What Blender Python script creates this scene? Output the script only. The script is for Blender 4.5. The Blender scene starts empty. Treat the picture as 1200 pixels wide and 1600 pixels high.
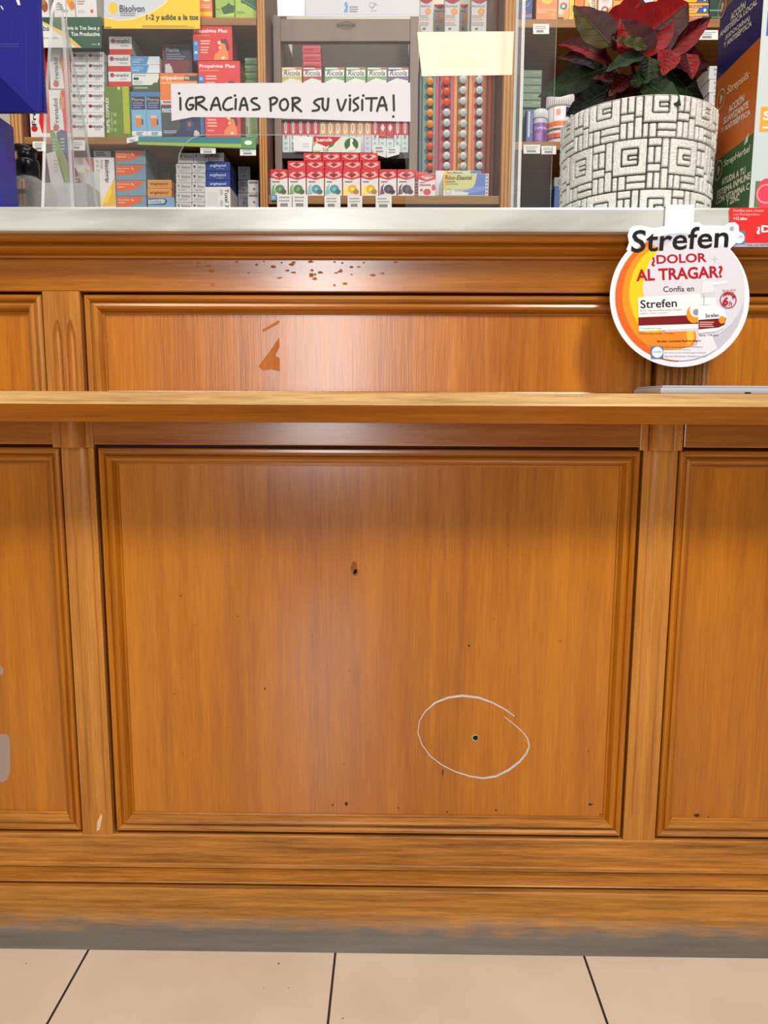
import bpy, bmesh, math, random
import numpy as np
from mathutils import Vector, Matrix

# ------------------------------------------------------------------ camera, world, lights
SC = bpy.context.scene
COL = SC.collection
F = 1170.0                       # focal length in pixels of the 1200x1600 frame
PITCH = math.radians(8.17)
YAW, ROLL = 0.0117, 0.0045
EYE = 0.753
SC.view_settings.view_transform = 'Standard'
SC.view_settings.look = 'None'
SC.view_settings.gamma = 1.0
SC.view_settings.use_curve_mapping = False
SC.view_settings.exposure = 0.0
SC.cycles.use_denoising = True
SC.cycles.max_bounces = 10
SC.cycles.transparent_max_bounces = 24
SC.cycles.caustics_refractive = False

cd = bpy.data.cameras.new('camera')
cam = bpy.data.objects.new('camera', cd); COL.objects.link(cam)
cd.sensor_fit = 'VERTICAL'; cd.sensor_height = 32.0; cd.lens = F/1600*32.0
cd.clip_start = 0.02
CR = Matrix.Rotation(YAW, 3, 'Z') @ Matrix.Rotation(math.pi/2-PITCH, 3, 'X') @ Matrix.Rotation(ROLL, 3, 'Z')
cam.matrix_world = Matrix.Translation((0, 0, EYE)) @ CR.to_4x4()
SC.camera = cam

def at(u, v, Y):
    """world point on the vertical plane Y seen in direction (u, v)"""
    d = CR @ Vector(((u-600)/F, -(v-800)/F, -1))
    t = Y/d.y
    return Vector((d.x*t, Y, EYE+d.z*t))
def zc(v, Y, u=600): return at(u, v, Y).z
def xc(u, v, Y): return at(u, v, Y).x

w = bpy.data.worlds.new('world'); SC.world = w; w.use_nodes = True
w.node_tree.nodes['Background'].inputs[0].default_value = (1.0, 0.97, 0.93, 1)
w.node_tree.nodes['Background'].inputs[1].default_value = 0.15

def area(name, loc, target, sx, sy, power, col=(1, 1, 1)):
    l = bpy.data.lights.new(name, 'AREA'); l.shape = 'RECTANGLE'; l.size = sx; l.size_y = sy
    l.energy = power; l.color = col
    o = bpy.data.objects.new(name, l); COL.objects.link(o); o.location = loc
    o.rotation_euler = (Vector(target)-Vector(loc)).to_track_quat('-Z', 'Y').to_euler()
    return o
area('shop_door_daylight', (-0.42, -2.6, 1.3), (-0.42, 0, 1.3), 0.46, 1.6, 40, (0.95, 0.97, 1.0))
area('ceiling_lamp_shop', (0.8, -0.75, 2.6), (0.1, 1.0, 0.5), 0.35, 0.35, 46, (1.0, 0.94, 0.86))
area('ceiling_lamp_entrance', (-0.8, -0.7, 2.7), (-0.3, 0.9, 0.2), 0.9, 0.5, 18, (1.0, 0.95, 0.88))
area('ceiling_lamp_dispensary', (0.0, 1.15, 2.75), (0.0, 1.75, 1.4), 2.2, 0.4, 15, (1.0, 0.97, 0.93))

# ------------------------------------------------------------------ helpers
def lin(c):
    r = []
    for x in c[:3]:
        x = x/255.0
        r.append(x/12.92 if x <= 0.04045 else ((x+0.055)/1.055)**2.4)
    return (r[0], r[1], r[2], 1.0)

MATS = {}
def card(c, rough=0.42, spec=0.4):
    """printed card / paper / plastic of one ink colour, with faint mottling of the gloss"""
    key = (tuple(c), rough)
    if key in MATS: return MATS[key]
    m = bpy.data.materials.new('print_%d_%d_%d' % tuple(c[:3])); m.use_nodes = True
    nt = m.node_tree; b = nt.nodes['Principled BSDF']
    b.inputs['Base Color'].default_value = lin(c)
    b.inputs['Specular IOR Level'].default_value = spec
    n = nt.nodes.new('ShaderNodeTexNoise'); n.inputs['Scale'].default_value = 90
    r = nt.nodes.new('ShaderNodeMapRange'); r.inputs[3].default_value = rough-0.05; r.inputs[4].default_value = rough+0.05
    nt.links.new(n.outputs['Fac'], r.inputs[0]); nt.links.new(r.outputs[0], b.inputs['Roughness'])
    MATS[key] = m
    return m

def wood(name, axis, dark, light, rough=0.3, scale=1.0, coat=0.25, streak=0.5, bump=0.09, wear=None, spec=0.3):
    m = bpy.data.materials.new(name); m.use_nodes = True
    nt = m.node_tree; N = nt.nodes; L = nt.links; b = N['Principled BSDF']
    tc = N.new('ShaderNodeTexCoord')
    def mapped(sl, sc):
        mp = N.new('ShaderNodeMapping'); s = [sc, sc, sc]; s['XYZ'.index(axis)] = sl
        mp.inputs['Scale'].default_value = s; L.new(tc.outputs['Object'], mp.inputs[0]); return mp
    n1 = N.new('ShaderNodeTexNoise'); n1.inputs['Scale'].default_value = 1; n1.inputs['Detail'].default_value = 8; n1.inputs['Roughness'].default_value = 0.6
    L.new(mapped(3.5*scale, 75*scale).outputs[0], n1.inputs['Vector'])
    n2 = N.new('ShaderNodeTexNoise'); n2.inputs['Scale'].default_value = 1; n2.inputs['Detail'].default_value = 4
    L.new(mapped(1.1*scale, 9*scale).outputs[0], n2.inputs['Vector'])
    n3 = N.new('ShaderNodeTexNoise'); n3.inputs['Scale'].default_value = 1; n3.inputs['Detail'].default_value = 3
    L.new(mapped(22*scale, 520*scale).outputs[0], n3.inputs['Vector'])
    a = N.new('ShaderNodeMath'); a.operation = 'MULTIPLY_ADD'; a.inputs[1].default_value = streak
    L.new(n1.outputs['Fac'], a.inputs[0])
    a2 = N.new('ShaderNodeMath'); a2.operation = 'MULTIPLY_ADD'; a2.inputs[1].default_value = 1-streak; a2.inputs[2].default_value = 0
    L.new(n2.outputs['Fac'], a2.inputs[0]); L.new(a2.outputs[0], a.inputs[2])
    a3 = N.new('ShaderNodeMath'); a3.operation = 'MULTIPLY_ADD'; a3.inputs[1].default_value = 0.34
    L.new(n3.outputs['Fac'], a3.inputs[0]); L.new(a.outputs[0], a3.inputs[2])
    cr = N.new('ShaderNodeValToRGB'); e = cr.color_ramp.elements
    e[0].position = 0.46; e[0].color = lin(dark); e[1].position = 0.86; e[1].color = lin(light)
    L.new(a3.outputs[0], cr.inputs[0])
    colour = cr.outputs[0]
    if wear:                              # scuffed grey band with its own ragged outline (shoe scuffs on the plinth)
        z0, z1, greyc = wear
        sx = N.new('ShaderNodeSeparateXYZ'); L.new(tc.outputs['Object'], sx.inputs[0])
        wn = N.new('ShaderNodeTexNoise'); wn.inputs['Scale'].default_value = 1; wn.inputs['Detail'].default_value = 6
        mp = N.new('ShaderNodeMapping'); mp.inputs['Scale'].default_value = (22, 60, 130); L.new(tc.outputs['Object'], mp.inputs[0]); L.new(mp.outputs[0], wn.inputs['Vector'])
        ad = N.new('ShaderNodeMath'); ad.operation = 'MULTIPLY_ADD'; ad.inputs[1].default_value = 0.035
        L.new(wn.outputs['Fac'], ad.inputs[0]); L.new(sx.outputs['Z'], ad.inputs[2])
        mr = N.new('ShaderNodeMapRange'); mr.inputs[1].default_value = z0+0.017; mr.inputs[2].default_value = z1+0.017
        mr.inputs[3].default_value = 1; mr.inputs[4].default_value = 0; L.new(ad.outputs[0], mr.inputs[0])
        g2 = N.new('ShaderNodeMix'); g2.data_type = 'RGBA'; g2.inputs['A'].default_value = lin([c*0.72 for c in greyc]); g2.inputs['B'].default_value = lin([min(255, c*1.25) for c in greyc])
        L.new(n1.outputs['Fac'], g2.inputs['Factor'])
        mx = N.new('ShaderNodeMix'); mx.data_type = 'RGBA'; L.new(mr.outputs[0], mx.inputs['Factor'])
        L.new(colour, mx.inputs['A']); L.new(g2.outputs['Result'], mx.inputs['B']); colour = mx.outputs['Result']
    L.new(colour, b.inputs['Base Color'])
    rr = N.new('ShaderNodeMapRange'); rr.inputs[3].default_value = rough-0.06; rr.inputs[4].default_value = rough+0.10
    L.new(n1.outputs['Fac'], rr.inputs[0]); L.new(rr.outputs[0], b.inputs['Roughness'])
    b.inputs['Coat Weight'].default_value = coat; b.inputs['Coat Roughness'].default_value = 0.17; b.inputs['Specular IOR Level'].default_value = spec
    bp = N.new('ShaderNodeBump'); bp.inputs['Strength'].default_value = bump; bp.inputs['Distance'].default_value = 0.002
    L.new(a3.outputs[0], bp.inputs['Height']); L.new(bp.outputs[0], b.inputs['Normal'])
    return m

def clear(name, tint=(1, 1, 1), gloss=0.08, milk=0.0, refl=1.0):
    m = bpy.data.materials.new(name); m.use_nodes = True
    nt = m.node_tree; N = nt.nodes; L = nt.links; N.remove(N['Principled BSDF'])
    out = N['Material Output']
    t = N.new('ShaderNodeBsdfTransparent'); t.inputs[0].default_value = (*tint, 1)
    g = N.new('ShaderNodeBsdfGlossy'); g.inputs['Roughness'].default_value = gloss
    fr = N.new('ShaderNodeFresnel'); fr.inputs['IOR'].default_value = 1.35
    mx = N.new('ShaderNodeMixShader'); fm = N.new('ShaderNodeMath'); fm.operation = 'MULTIPLY'; fm.inputs[1].default_value = refl; L.new(fr.outputs[0], fm.inputs[0]); L.new(fm.outputs[0], mx.inputs[0]); L.new(t.outputs[0], mx.inputs[1]); L.new(g.outputs[0], mx.inputs[2])
    last = mx
    if milk:
        d = N.new('ShaderNodeBsdfDiffuse'); d.inputs[0].default_value = (0.9, 0.9, 0.9, 1)
        ns = N.new('ShaderNodeTexNoise'); ns.inputs['Scale'].default_value = 14; ns.inputs['Detail'].default_value = 5
        r = N.new('ShaderNodeMapRange'); r.inputs[3].default_value = milk*0.7; r.inputs[4].default_value = milk*1.3; L.new(ns.outputs['Fac'], r.inputs[0])
        m2 = N.new('ShaderNodeMixShader'); L.new(r.outputs[0], m2.inputs[0]); L.new(mx.outputs[0], m2.inputs[1]); L.new(d.outputs[0], m2.inputs[2]); last = m2
    L.new(last.outputs[0], out.inputs[0])
    return m

def tag(o, label, cat, group=None, kind=None):
    if label: o['label'] = label
    if cat: o['category'] = cat
    if group: o['group'] = group
    if kind: o['kind'] = kind
    return o
def empty(name, loc, label, cat, group=None):
    o = bpy.data.objects.new(name, None); COL.objects.link(o); o.location = loc
    bpy.context.view_layer.update() if False else None
    return tag(o, label, cat, group)

class MB:
    """collects polygons with material slots; build() links them as one mesh object, coordinates are world ones"""
    def __init__(s): s.v = []; s.f = []; s.fm = []; s.mats = []; s.sm = []
    def mi(s, m):
        if m not in s.mats: s.mats.append(m)
        return s.mats.index(m)
    def poly(s, pts, m, smooth=False):
        b = len(s.v); s.v += [tuple(p) for p in pts]
        s.f.append(list(range(b, b+len(pts)))); s.fm.append(s.mi(m)); s.sm.append(smooth)
    def raw(s, vs, fs, m, smooth=False):
        b = len(s.v); s.v += [tuple(p) for p in vs]; k = s.mi(m)
        for f in fs: s.f.append([b+i for i in f]); s.fm.append(k); s.sm.append(smooth)
    def box(s, x0, x1, y0, y1, z0, z1, m, bev=0.0, mside=None, mtop=None):
        c = [(x, y, z) for x in (x0, x1) for y in (y0, y1) for z in (z0, z1)]
        if bev <= 0:
            b = len(s.v); s.v += c
            for f, mm in (((0, 1, 3, 2), mside or m), ((4, 6, 7, 5), mside or m), ((0, 4, 5, 1), m), ((2, 3, 7, 6), m), ((0, 2, 6, 4), mtop or m), ((1, 5, 7, 3), mtop or m)):
                s.f.append([b+i for i in f]); s.fm.append(s.mi(mm)); s.sm.append(False)
            return
        bm = bmesh.new(); vv = [bm.verts.new(p) for p in c]
        fl = []
        for f, mm in (((0, 1, 3, 2), mside or m), ((4, 6, 7, 5), mside or m), ((0, 4, 5, 1), m), ((2, 3, 7, 6), m), ((0, 2, 6, 4), mtop or m), ((1, 5, 7, 3), mtop or m)):
            ff = bm.faces.new([vv[i] for i in f]); ff.material_index = s.mi(mm)
        bmesh.ops.bevel(bm, geom=list(bm.edges), offset=bev, segments=2, affect='EDGES', profile=0.6)
        bm.verts.index_update(); b = len(s.v); s.v += [tuple(v.co) for v in bm.verts]
        for f in bm.faces:
            s.f.append([b+v.index for v in f.verts]); s.fm.append(f.material_index); s.sm.append(False)
        bm.free()
    def lathe(s, c, prof, m, n=24, axis='Z', smooth=True, cap=True):
        """prof: (r, h) along the axis"""
        vs = []; fs = []
        for r, h in prof:
            for i in range(n):
                a = 2*math.pi*i/n; p, q = r*math.cos(a), r*math.sin(a)
                vs.append((c[0]+p, c[1]+q, c[2]+h) if axis == 'Z' else (c[0]+p, c[1]+h, c[2]+q))
        for k in range(len(prof)-1):
            for i in range(n):
                j = (i+1) % n
                f = (k*n+i, k*n+j, (k+1)*n+j, (k+1)*n+i)
                fs.append(f if axis == 'Z' else f[::-1])
        s.raw(vs, fs, m, smooth)
        if cap:
            lo = list(range(n))[::-1]; hi = [(len(prof)-1)*n+i for i in range(n)]
            if axis != 'Z': lo, hi = lo[::-1], hi[::-1]
            b = len(s.v)-len(vs); k = s.mi(m)
            s.f += [[b+i for i in lo], [b+i for i in hi]]; s.fm += [k, k]; s.sm += [False, False]
    def tube(s, pts, r, m, n=10):
        pts = [Vector(p) for p in pts]; rr = r if isinstance(r, (list, tuple)) else [r]*len(pts)
        vs = []; fs = []
        for i, p in enumerate(pts):
            t = (pts[min(i+1, len(pts)-1)]-pts[max(i-1, 0)]).normalized()
            a = t.cross(Vector((0, 0, 1)) if abs(t.z) < 0.9 else Vector((1, 0, 0))).normalized(); b = t.cross(a)
            for k in range(n):
                q = 2*math.pi*k/n; vs.append(p+(a*math.cos(q)+b*math.sin(q))*rr[i])
        for i in range(len(pts)-1):
            for k in range(n):
                j = (k+1) % n; fs.append((i*n+k, i*n+j, (i+1)*n+j, (i+1)*n+k))
        fs.append(list(range(n))[::-1]); fs.append([(len(pts)-1)*n+k for k in range(n)])
        s.raw(vs, fs, m, True)
    def build(s, name, parent=None, origin=None, rotz=0, fixn=False):
        ploc = Vector(parent.location) if parent else Vector((0, 0, 0))
        if parent and parent.parent: ploc = ploc+Vector(parent.parent.location)
        og = Vector(origin) if origin is not None else ploc
        me = bpy.data.meshes.new(name)
        me.from_pydata([tuple(Vector(p)-og) for p in s.v], [], s.f)
        for m in s.mats: me.materials.append(m)
        me.polygons.foreach_set('material_index', s.fm); me.polygons.foreach_set('use_smooth', s.sm)
        if fixn:
            bm = bmesh.new(); bm.from_mesh(me); bmesh.ops.recalc_face_normals(bm, faces=bm.faces); bm.to_mesh(me); bm.free()
        me.update()
        o = bpy.data.objects.new(name, me); COL.objects.link(o)
        o.location = og-ploc
        if rotz: o.rotation_euler.z = rotz
        if parent: o.parent = parent
        return o

# lettering: meshes of the built-in font, fitted into a rectangle
_tc = bpy.data.curves.new('lettering', 'FONT'); _to = bpy.data.objects.new('lettering', _tc); COL.objects.link(_to)
_tcache = {}
def letters(s, off=0.0, shear=0.0, res=3, space=1.0):
    k = (s, off, shear, res, space)
    if k not in _tcache:
        _tc.body = s; _tc.offset = off; _tc.shear = shear; _tc.resolution_u = res; _tc.space_character = space
        bpy.context.view_layer.update()
        me = bpy.data.meshes.new_from_object(_to.evaluated_get(bpy.context.evaluated_depsgraph_get()))
        vs = [(v.co.x, v.co.y) for v in me.vertices]; fs = [tuple(p.vertices) for p in me.polygons]
        bpy.data.meshes.remove(me)
        x0 = min(v[0] for v in vs); x1 = max(v[0] for v in vs); y0 = min(v[1] for v in vs); y1 = max(v[1] for v in vs)
        _tcache[k] = ([((x-x0)/(x1-x0), (y-y0)/(y1-y0)) for x, y in vs], fs)
    return _tcache[k]

def decal_polys(decals):
    """-> list of (pixel points, faces, colour); pixel y runs downwards"""
    out = []
    for d in decals:
        k = d[0]
        if k == 'r':
            x0, y0, x1, y1, c = d[1:6]; out.append(([(x0, y0), (x1, y0), (x1, y1), (x0, y1)], [(3, 2, 1, 0)], c))
        elif k == 'p':
            pts = list(d[1]); a = sum(pts[i-1][0]*pts[i][1]-pts[i][0]*pts[i-1][1] for i in range(len(pts)))
            if a > 0: pts = pts[::-1]
            out.append((pts, [tuple(range(len(pts)))], d[2]))
        elif k == 'c':
            cx, cy, rx, ry, c = d[1:6]; n = 28
            out.append(([(cx+rx*math.cos(2*math.pi*i/n), cy-ry*math.sin(2*math.pi*i/n)) for i in range(n)], [tuple(range(n))], c))
        elif k == 'o':                     # ring, optionally an arc
            cx, cy, r, wd, c = d[1:6]; a0, a1 = d[6] if len(d) > 6 else (0, 360); n = 30; p = []; f = []
            for i in range(n+1):
                a = math.radians(a0+(a1-a0)*i/n)
                p += [(cx+(r-wd)*math.cos(a), cy-(r-wd)*math.sin(a)), (cx+r*math.cos(a), cy-r*math.sin(a))]
            f = [(2*i, 2*i+1, 2*i+3, 2*i+2) for i in range(n)]
            out.append((p, f, c))
        elif k == 't':                     # text, x0, y0, x1, y1, colour, options
            s, x0, y0, x1, y1, c = d[1:7]; o = d[7] if len(d) > 7 else {}
            vs, fs = letters(s, o.get('b', 0.0), o.get('i', 0.0), o.get('res', 3), o.get('sp', 1.0))
            rot = o.get('rot', 0); ti = math.radians(o.get('tilt', 0)); p = []
            for a, b in vs:
                if rot == 90: x, y = x0+(1-b)*(x1-x0), y1-a*(y1-y0)      # reads upwards
                elif rot == -90: x, y = x0+b*(x1-x0), y0+a*(y1-y0)       # reads downwards
                else: x, y = x0+a*(x1-x0), y1-b*(y1-y0)
                if ti:
                    cx, cy = (x0+x1)/2, (y0+y1)/2; dx, dy = x-cx, y-cy
                    x, y = cx+dx*math.cos(ti)+dy*math.sin(ti), cy-dx*math.sin(ti)+dy*math.cos(ti)
                p.append((x, y))
            if rot == 90: pass
            out.append((p, fs, c))
        elif k == 'l':                     # illegibly small print: n thin lines
            x0, y0, x1, y1, n, c = d[1:7]; h = (y1-y0)/(2*n-1) if n > 1 else (y1-y0); rnd = random.Random(int(x0*7+y0*13))
            for i in range(n):
                xe = x1-(x1-x0)*rnd.uniform(0, 0.3); ya = y0+2*i*h
                out.append(([(x0, ya), (xe, ya), (xe, ya+h), (x0, ya+h)], [(3, 2, 1, 0)], c))
        elif k == 's':                     # marker stroke: polyline, width, colour
            pts, wd, c = d[1:4]; pts = [Vector(q) for q in pts]
            q = []
            for i in range(len(pts)-1):    # smooth it once (Catmull-Rom)
                p0, p1, p2, p3 = pts[max(i-1, 0)], pts[i], pts[i+1], pts[min(i+2, len(pts)-1)]
                for j in range(5):
                    t = j/5; q.append(0.5*((2*p1)+(p2-p0)*t+(2*p0-5*p1+4*p2-p3)*t*t+(3*p1-p0-3*p2+p3)*t**3))
            q.append(pts[-1]); v = []; f = []
            for i, a in enumerate(q):
                tt = (q[min(i+1, len(q)-1)]-q[max(i-1, 0)]); tt = tt.normalized() if tt.length > 1e-6 else Vector((1, 0))
                n = Vector((-tt.y, tt.x))*wd/2; v += [tuple(a+n), tuple(a-n)]
            f = [(2*i, 2*i+1, 2*i+3, 2*i+2) for i in range(len(q)-1)]
            out.append((v, f, c))
            for e in (q[0], q[-1]):
                out.append(([(e.x+wd/2*math.cos(2*math.pi*i/10), e.y-wd/2*math.sin(2*math.pi*i/10)) for i in range(10)], [tuple(range(10))], c))
    return out

def print_on(mb, decals, fn, rough=0.42):
    """fn(px, py, layer) -> world point on the printed face"""
    done = []
    for pts, faces, c in decal_polys(decals):
        bb = (min(p[0] for p in pts), max(p[0] for p in pts), min(p[1] for p in pts), max(p[1] for p in pts))
        layer = 1+max([q[4] for q in done if q[0] < bb[1] and q[1] > bb[0] and q[2] < bb[3] and q[3] > bb[2]], default=0)
        done.append((*bb, layer))
        m = c if not isinstance(c, (tuple, list)) else card(c, rough)
        mb.raw([fn(x, y, layer) for x, y in pts], faces, m)

LAY = 0.00012
def pbox(name, cat, label, rect, Y, depth, col, decals=(), group=None, side=None, top=None, zb=None, rotz=0, parent=None, bev=0.0006, rough=0.42):
    """a carton whose front face fills the picture rectangle when it stands at distance Y"""
    x0, y0, x1, y1 = rect; um, vm = (x0+x1)/2, (y0+y1)/2
    X0, X1 = xc(x0, vm, Y), xc(x1, vm, Y); Z1 = zc(y0, Y, um); Z0 = zb if zb is not None else zc(y1, Y, um)
    Zp0 = zc(y1, Y, um)
    mb = MB(); m = card(col, rough)
    mb.box(X0, X1, Y, Y+depth, Z0, Z1, m, bev, card(side, rough) if side else None, card(top, rough) if top else None)
    def fn(px, py, k):
        return (X0+(px-x0)/(x1-x0)*(X1-X0), Y-LAY*k-0.0001, Z1+(py-y0)/(y1-y0)*(Zp0-Z1))
    print_on(mb, decals, fn, rough)
    # a glued tuck flap line on the side away from the print keeps a carton from being a bare block
    mb.box(X0+(X1-X0)*0.12, X1-(X1-X0)*0.12, Y+depth-0.0002, Y+depth+0.0006, Z0+(Z1-Z0)*0.2, Z1-(Z1-Z0)*0.2, m)
    o = mb.build(name, parent, origin=((X0+X1)/2, Y+depth/2, Z0))
    if rotz: o.rotation_euler.z = rotz
    return tag(o, label, cat, group)

def plate(name, poly, Y, th, col, decals=(), parent=None, rough=0.5, mat=None, edge=None):
    """a flat sheet with the outline poly (pixels) at distance Y, thickness th towards the back"""
    m = mat or card(col, rough); mb = MB()
    pts = list(poly); a = sum(pts[i-1][0]*pts[i][1]-pts[i][0]*pts[i-1][1] for i in range(len(pts)))
    if a > 0: pts = pts[::-1]
    fr = [at(x, y, Y) for x, y in pts]
    bk = [p+Vector((0, th, 0)) for p in fr]; n = len(fr)
    mb.raw(fr+bk, [tuple(range(n)), tuple(range(n, 2*n))[::-1]], m)
    mb.raw(fr+bk, [(i, n+i, n+(i+1) % n, (i+1) % n) for i in range(n)], edge or m)
    print_on(mb, decals, lambda px, py, k: at(px, py, Y)-Vector((0, LAY*k+0.0001, 0)), rough)
    cx = sum(p.x for p in fr)/n; zb = min(p.z for p in fr)
    return mb.build(name, parent, origin=(cx, Y, zb) if not parent else None)

def R(x0, y0, x1, y1): return [(x0, y0), (x1, y0), (x1, y1), (x0, y1)]
ORD = ['', 'second', 'third', 'fourth', 'fifth', 'sixth', 'seventh', 'eighth', 'ninth', 'tenth']
def place(i, n):
    return 'topmost' if i == 0 else ('bottom one' if i == n-1 else ORD[i]+' from the top')

# ------------------------------------------------------------------ materials of the setting
ORN_D, ORN_L = (140, 72, 4), (198, 122, 18)
W_V = wood('varnished_wood_upright', 'Z', ORN_D, ORN_L, 0.30)
W_H = wood('varnished_wood_lengthwise', 'X', (134, 70, 6), (192, 118, 22), 0.22, streak=0.6, spec=0.5, coat=0.5)
W_P = wood('veneer_panel', 'Z', (146, 76, 2), (200, 122, 12), 0.22, coat=0.5, streak=0.45, scale=0.8, spec=0.45)
W_PU = wood('glossy_veneer_panel', 'Z', (150, 78, 4), (206, 126, 20), 0.26, coat=0.5, streak=0.5, scale=0.8, spec=0.5, bump=0.22)
W_FR = wood('glossy_frieze_wood', 'X', (134, 70, 6), (192, 118, 22), 0.22, coat=0.75, streak=0.6, spec=0.5, bump=0.14)
W_PALE = wood('lit_pale_wood', 'X', (150, 104, 48), (226, 184, 118), 0.42, coat=0.05, streak=0.7, scale=1.3)  # light caught by the ledge top and front put into a paler wood
W_POST = wood('worn_post_wood', 'Z', (150, 86, 20), (208, 140, 60), 0.34, coat=0.15, streak=0.6)
W_PLINTH = wood('scuffed_plinth_wood', 'X', (128, 78, 20), (206, 140, 60), 0.5, coat=0.0, streak=0.7, scale=1.6, wear=(0.018, 0.042, (106, 97, 86)))
W_BASEM = wood('worn_moulding_wood', 'X', (112, 62, 14), (212, 142, 60), 0.36, coat=0.1, streak=0.75, scale=1.4)
W_GROOVE = wood('dark_groove_wood', 'Z', (84, 30, 8), (112, 44, 14), 0.5, coat=0.0)
W_SHELF = wood('shelf_oak', 'X', (128, 86, 42), (176, 126, 70), 0.45, coat=0.0, streak=0.7)
W_UPR = wood('bookcase_oak', 'Z', (150, 98, 44), (206, 152, 86), 0.4, coat=0.05, streak=0.7)
W_SIDE = wood('bookcase_shaded_side', 'Z', (92, 58, 42), (122, 78, 56), 0.5, coat=0.0)  # shade on the upright sides put into a darker brown
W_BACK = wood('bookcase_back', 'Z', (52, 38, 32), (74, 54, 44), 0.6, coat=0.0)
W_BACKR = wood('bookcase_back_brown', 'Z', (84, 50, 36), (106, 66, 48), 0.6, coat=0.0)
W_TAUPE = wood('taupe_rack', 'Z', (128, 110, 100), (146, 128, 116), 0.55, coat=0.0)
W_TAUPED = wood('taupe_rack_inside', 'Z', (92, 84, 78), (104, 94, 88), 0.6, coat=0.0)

def mat_floor():
    m = bpy.data.materials.new('floor_tiles'); m.use_nodes = True
    nt = m.node_tree; N = nt.nodes; L = nt.links; b = N['Principled BSDF']
    tc = N.new('ShaderNodeTexCoord'); n = N.new('ShaderNodeTexNoise'); n.inputs['Scale'].default_value = 5; n.inputs['Detail'].default_value = 6
    L.new(tc.outputs['Object'], n.inputs['Vector'])
    cr = N.new('ShaderNodeValToRGB'); e = cr.color_ramp.elements
    e[0].position = 0.3; e[0].color = lin((222, 204, 182)); e[1].position = 0.7; e[1].color = lin((238, 224, 204))
    L.new(n.outputs['Fac'], cr.inputs[0])
    v = N.new('ShaderNodeTexVoronoi'); v.inputs['Scale'].default_value = 38; L.new(tc.outputs['Object'], v.inputs['Vector'])
    n2 = N.new('ShaderNodeTexNoise'); n2.inputs['Scale'].default_value = 11; L.new(tc.outputs['Object'], n2.inputs['Vector'])
    th = N.new('ShaderNodeMapRange'); th.inputs[1].default_value = 0.5; th.inputs[2].default_value = 0.75; th.inputs[3].default_value = 0.0; th.inputs[4].default_value = 0.085
    L.new(n2.outputs['Fac'], th.inputs[0])
    lt = N.new('ShaderNodeMath'); lt.operation = 'LESS_THAN'; L.new(v.outputs['Distance'], lt.inputs[0]); L.new(th.outputs[0], lt.inputs[1])
    mx = N.new('ShaderNodeMix'); mx.data_type = 'RGBA'; L.new(lt.outputs[0], mx.inputs['Factor']); L.new(cr.outputs[0], mx.inputs['A']); mx.inputs['B'].default_value = lin((120, 92, 70))
    L.new(mx.outputs['Result'], b.inputs['Base Color']); b.inputs['Roughness'].default_value = 0.2
    return m

def mat_marble():
    m = bpy.data.materials.new('marble'); m.use_nodes = True
    nt = m.node_tree; N = nt.nodes; L = nt.links; b = N['Principled BSDF']
    tc = N.new('ShaderNodeTexCoord'); mp = N.new('ShaderNodeMapping'); mp.inputs['Scale'].default_value = (5, 12, 22); mp.inputs['Rotation'].default_value = (0, 0.35, 0); L.new(tc.outputs['Object'], mp.inputs[0])
    n = N.new('ShaderNodeTexNoise'); n.inputs['Scale'].default_value = 1; n.inputs['Detail'].default_value = 7; n.inputs['Distortion'].default_value = 0.6; L.new(mp.outputs[0], n.inputs['Vector'])
    cr = N.new('ShaderNodeValToRGB'); e = cr.color_ramp.elements
    e[0].position = 0.28; e[0].color = lin((160, 162, 156)); e[1].position = 0.55; e[1].color = lin((204, 204, 197))
    L.new(n.outputs['Fac'], cr.inputs[0])
    n2 = N.new('ShaderNodeTexNoise'); n2.inputs['Scale'].default_value = 7; n2.inputs['Detail'].default_value = 5; n2.inputs['Distortion'].default_value = 1.2; L.new(tc.outputs['Object'], n2.inputs['Vector'])
    mr = N.new('ShaderNodeMapRange'); mr.inputs[1].default_value = 0.655; mr.inputs[2].default_value = 0.72; L.new(n2.outputs['Fac'], mr.inputs[0])
    mx = N.new('ShaderNodeMix'); mx.data_type = 'RGBA'; L.new(mr.outputs[0], mx.inputs['Factor']); L.new(cr.outputs[0], mx.inputs['A']); mx.inputs['B'].default_value = lin((178, 142, 104))
    L.new(mx.outputs['Result'], b.inputs['Base Color']); b.inputs['Roughness'].default_value = 0.22
    return m
M_FLOOR, M_MARBLE = mat_floor(), mat_marble()
M_GROUT = card((64, 48, 38), 0.8)
M_CLEAR = clear('acrylic_sheet', (0.98, 0.985, 0.985), 0.04, 0.025)
M_CLEARE = clear('acrylic_edge', (0.9, 0.92, 0.92), 0.1, 0.62)
M_FOOT = clear('acrylic_foot', (0.98, 0.985, 0.985), 0.08, 0.10, 0.12)
M_FROST = clear('frosted_acrylic', (0.9, 0.9, 0.9), 0.3, 0.62)

# ------------------------------------------------------------------ setting: floor and wall
fl = MB()
T = 386*1.042/F
gx = [xc(524, 1490, 0.94)+T*k for k in range(-6, 7)]
G = 0.0016
gy = [0.70-T*k for k in range(-4, 10)][::-1]
gy = [y for y in gy]
for i in range(len(gx)-1):
    for j in range(len(gy)-1):
        x0, x1, y0, y1 = gx[i]+G, gx[i+1]-G, gy[j]+G, gy[j+1]-G
        fl.poly([(x0, y0, 0), (x1, y0, 0), (x1, y1, 0), (x0, y1, 0)], M_FLOOR)
fl.poly([(gx[0], gy[0], -0.0015), (gx[-1], gy[0], -0.0015), (gx[-1], gy[-1], -0.0015), (gx[0], gy[-1], -0.0015)], M_GROUT)
fl.box(gx[0], gx[-1], gy[0], gy[-1], -0.08, -0.004, M_GROUT)
tag(fl.build('floor'), 'pale beige square floor tiles with thin dark grout lines', 'floor', kind='structure')

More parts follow.
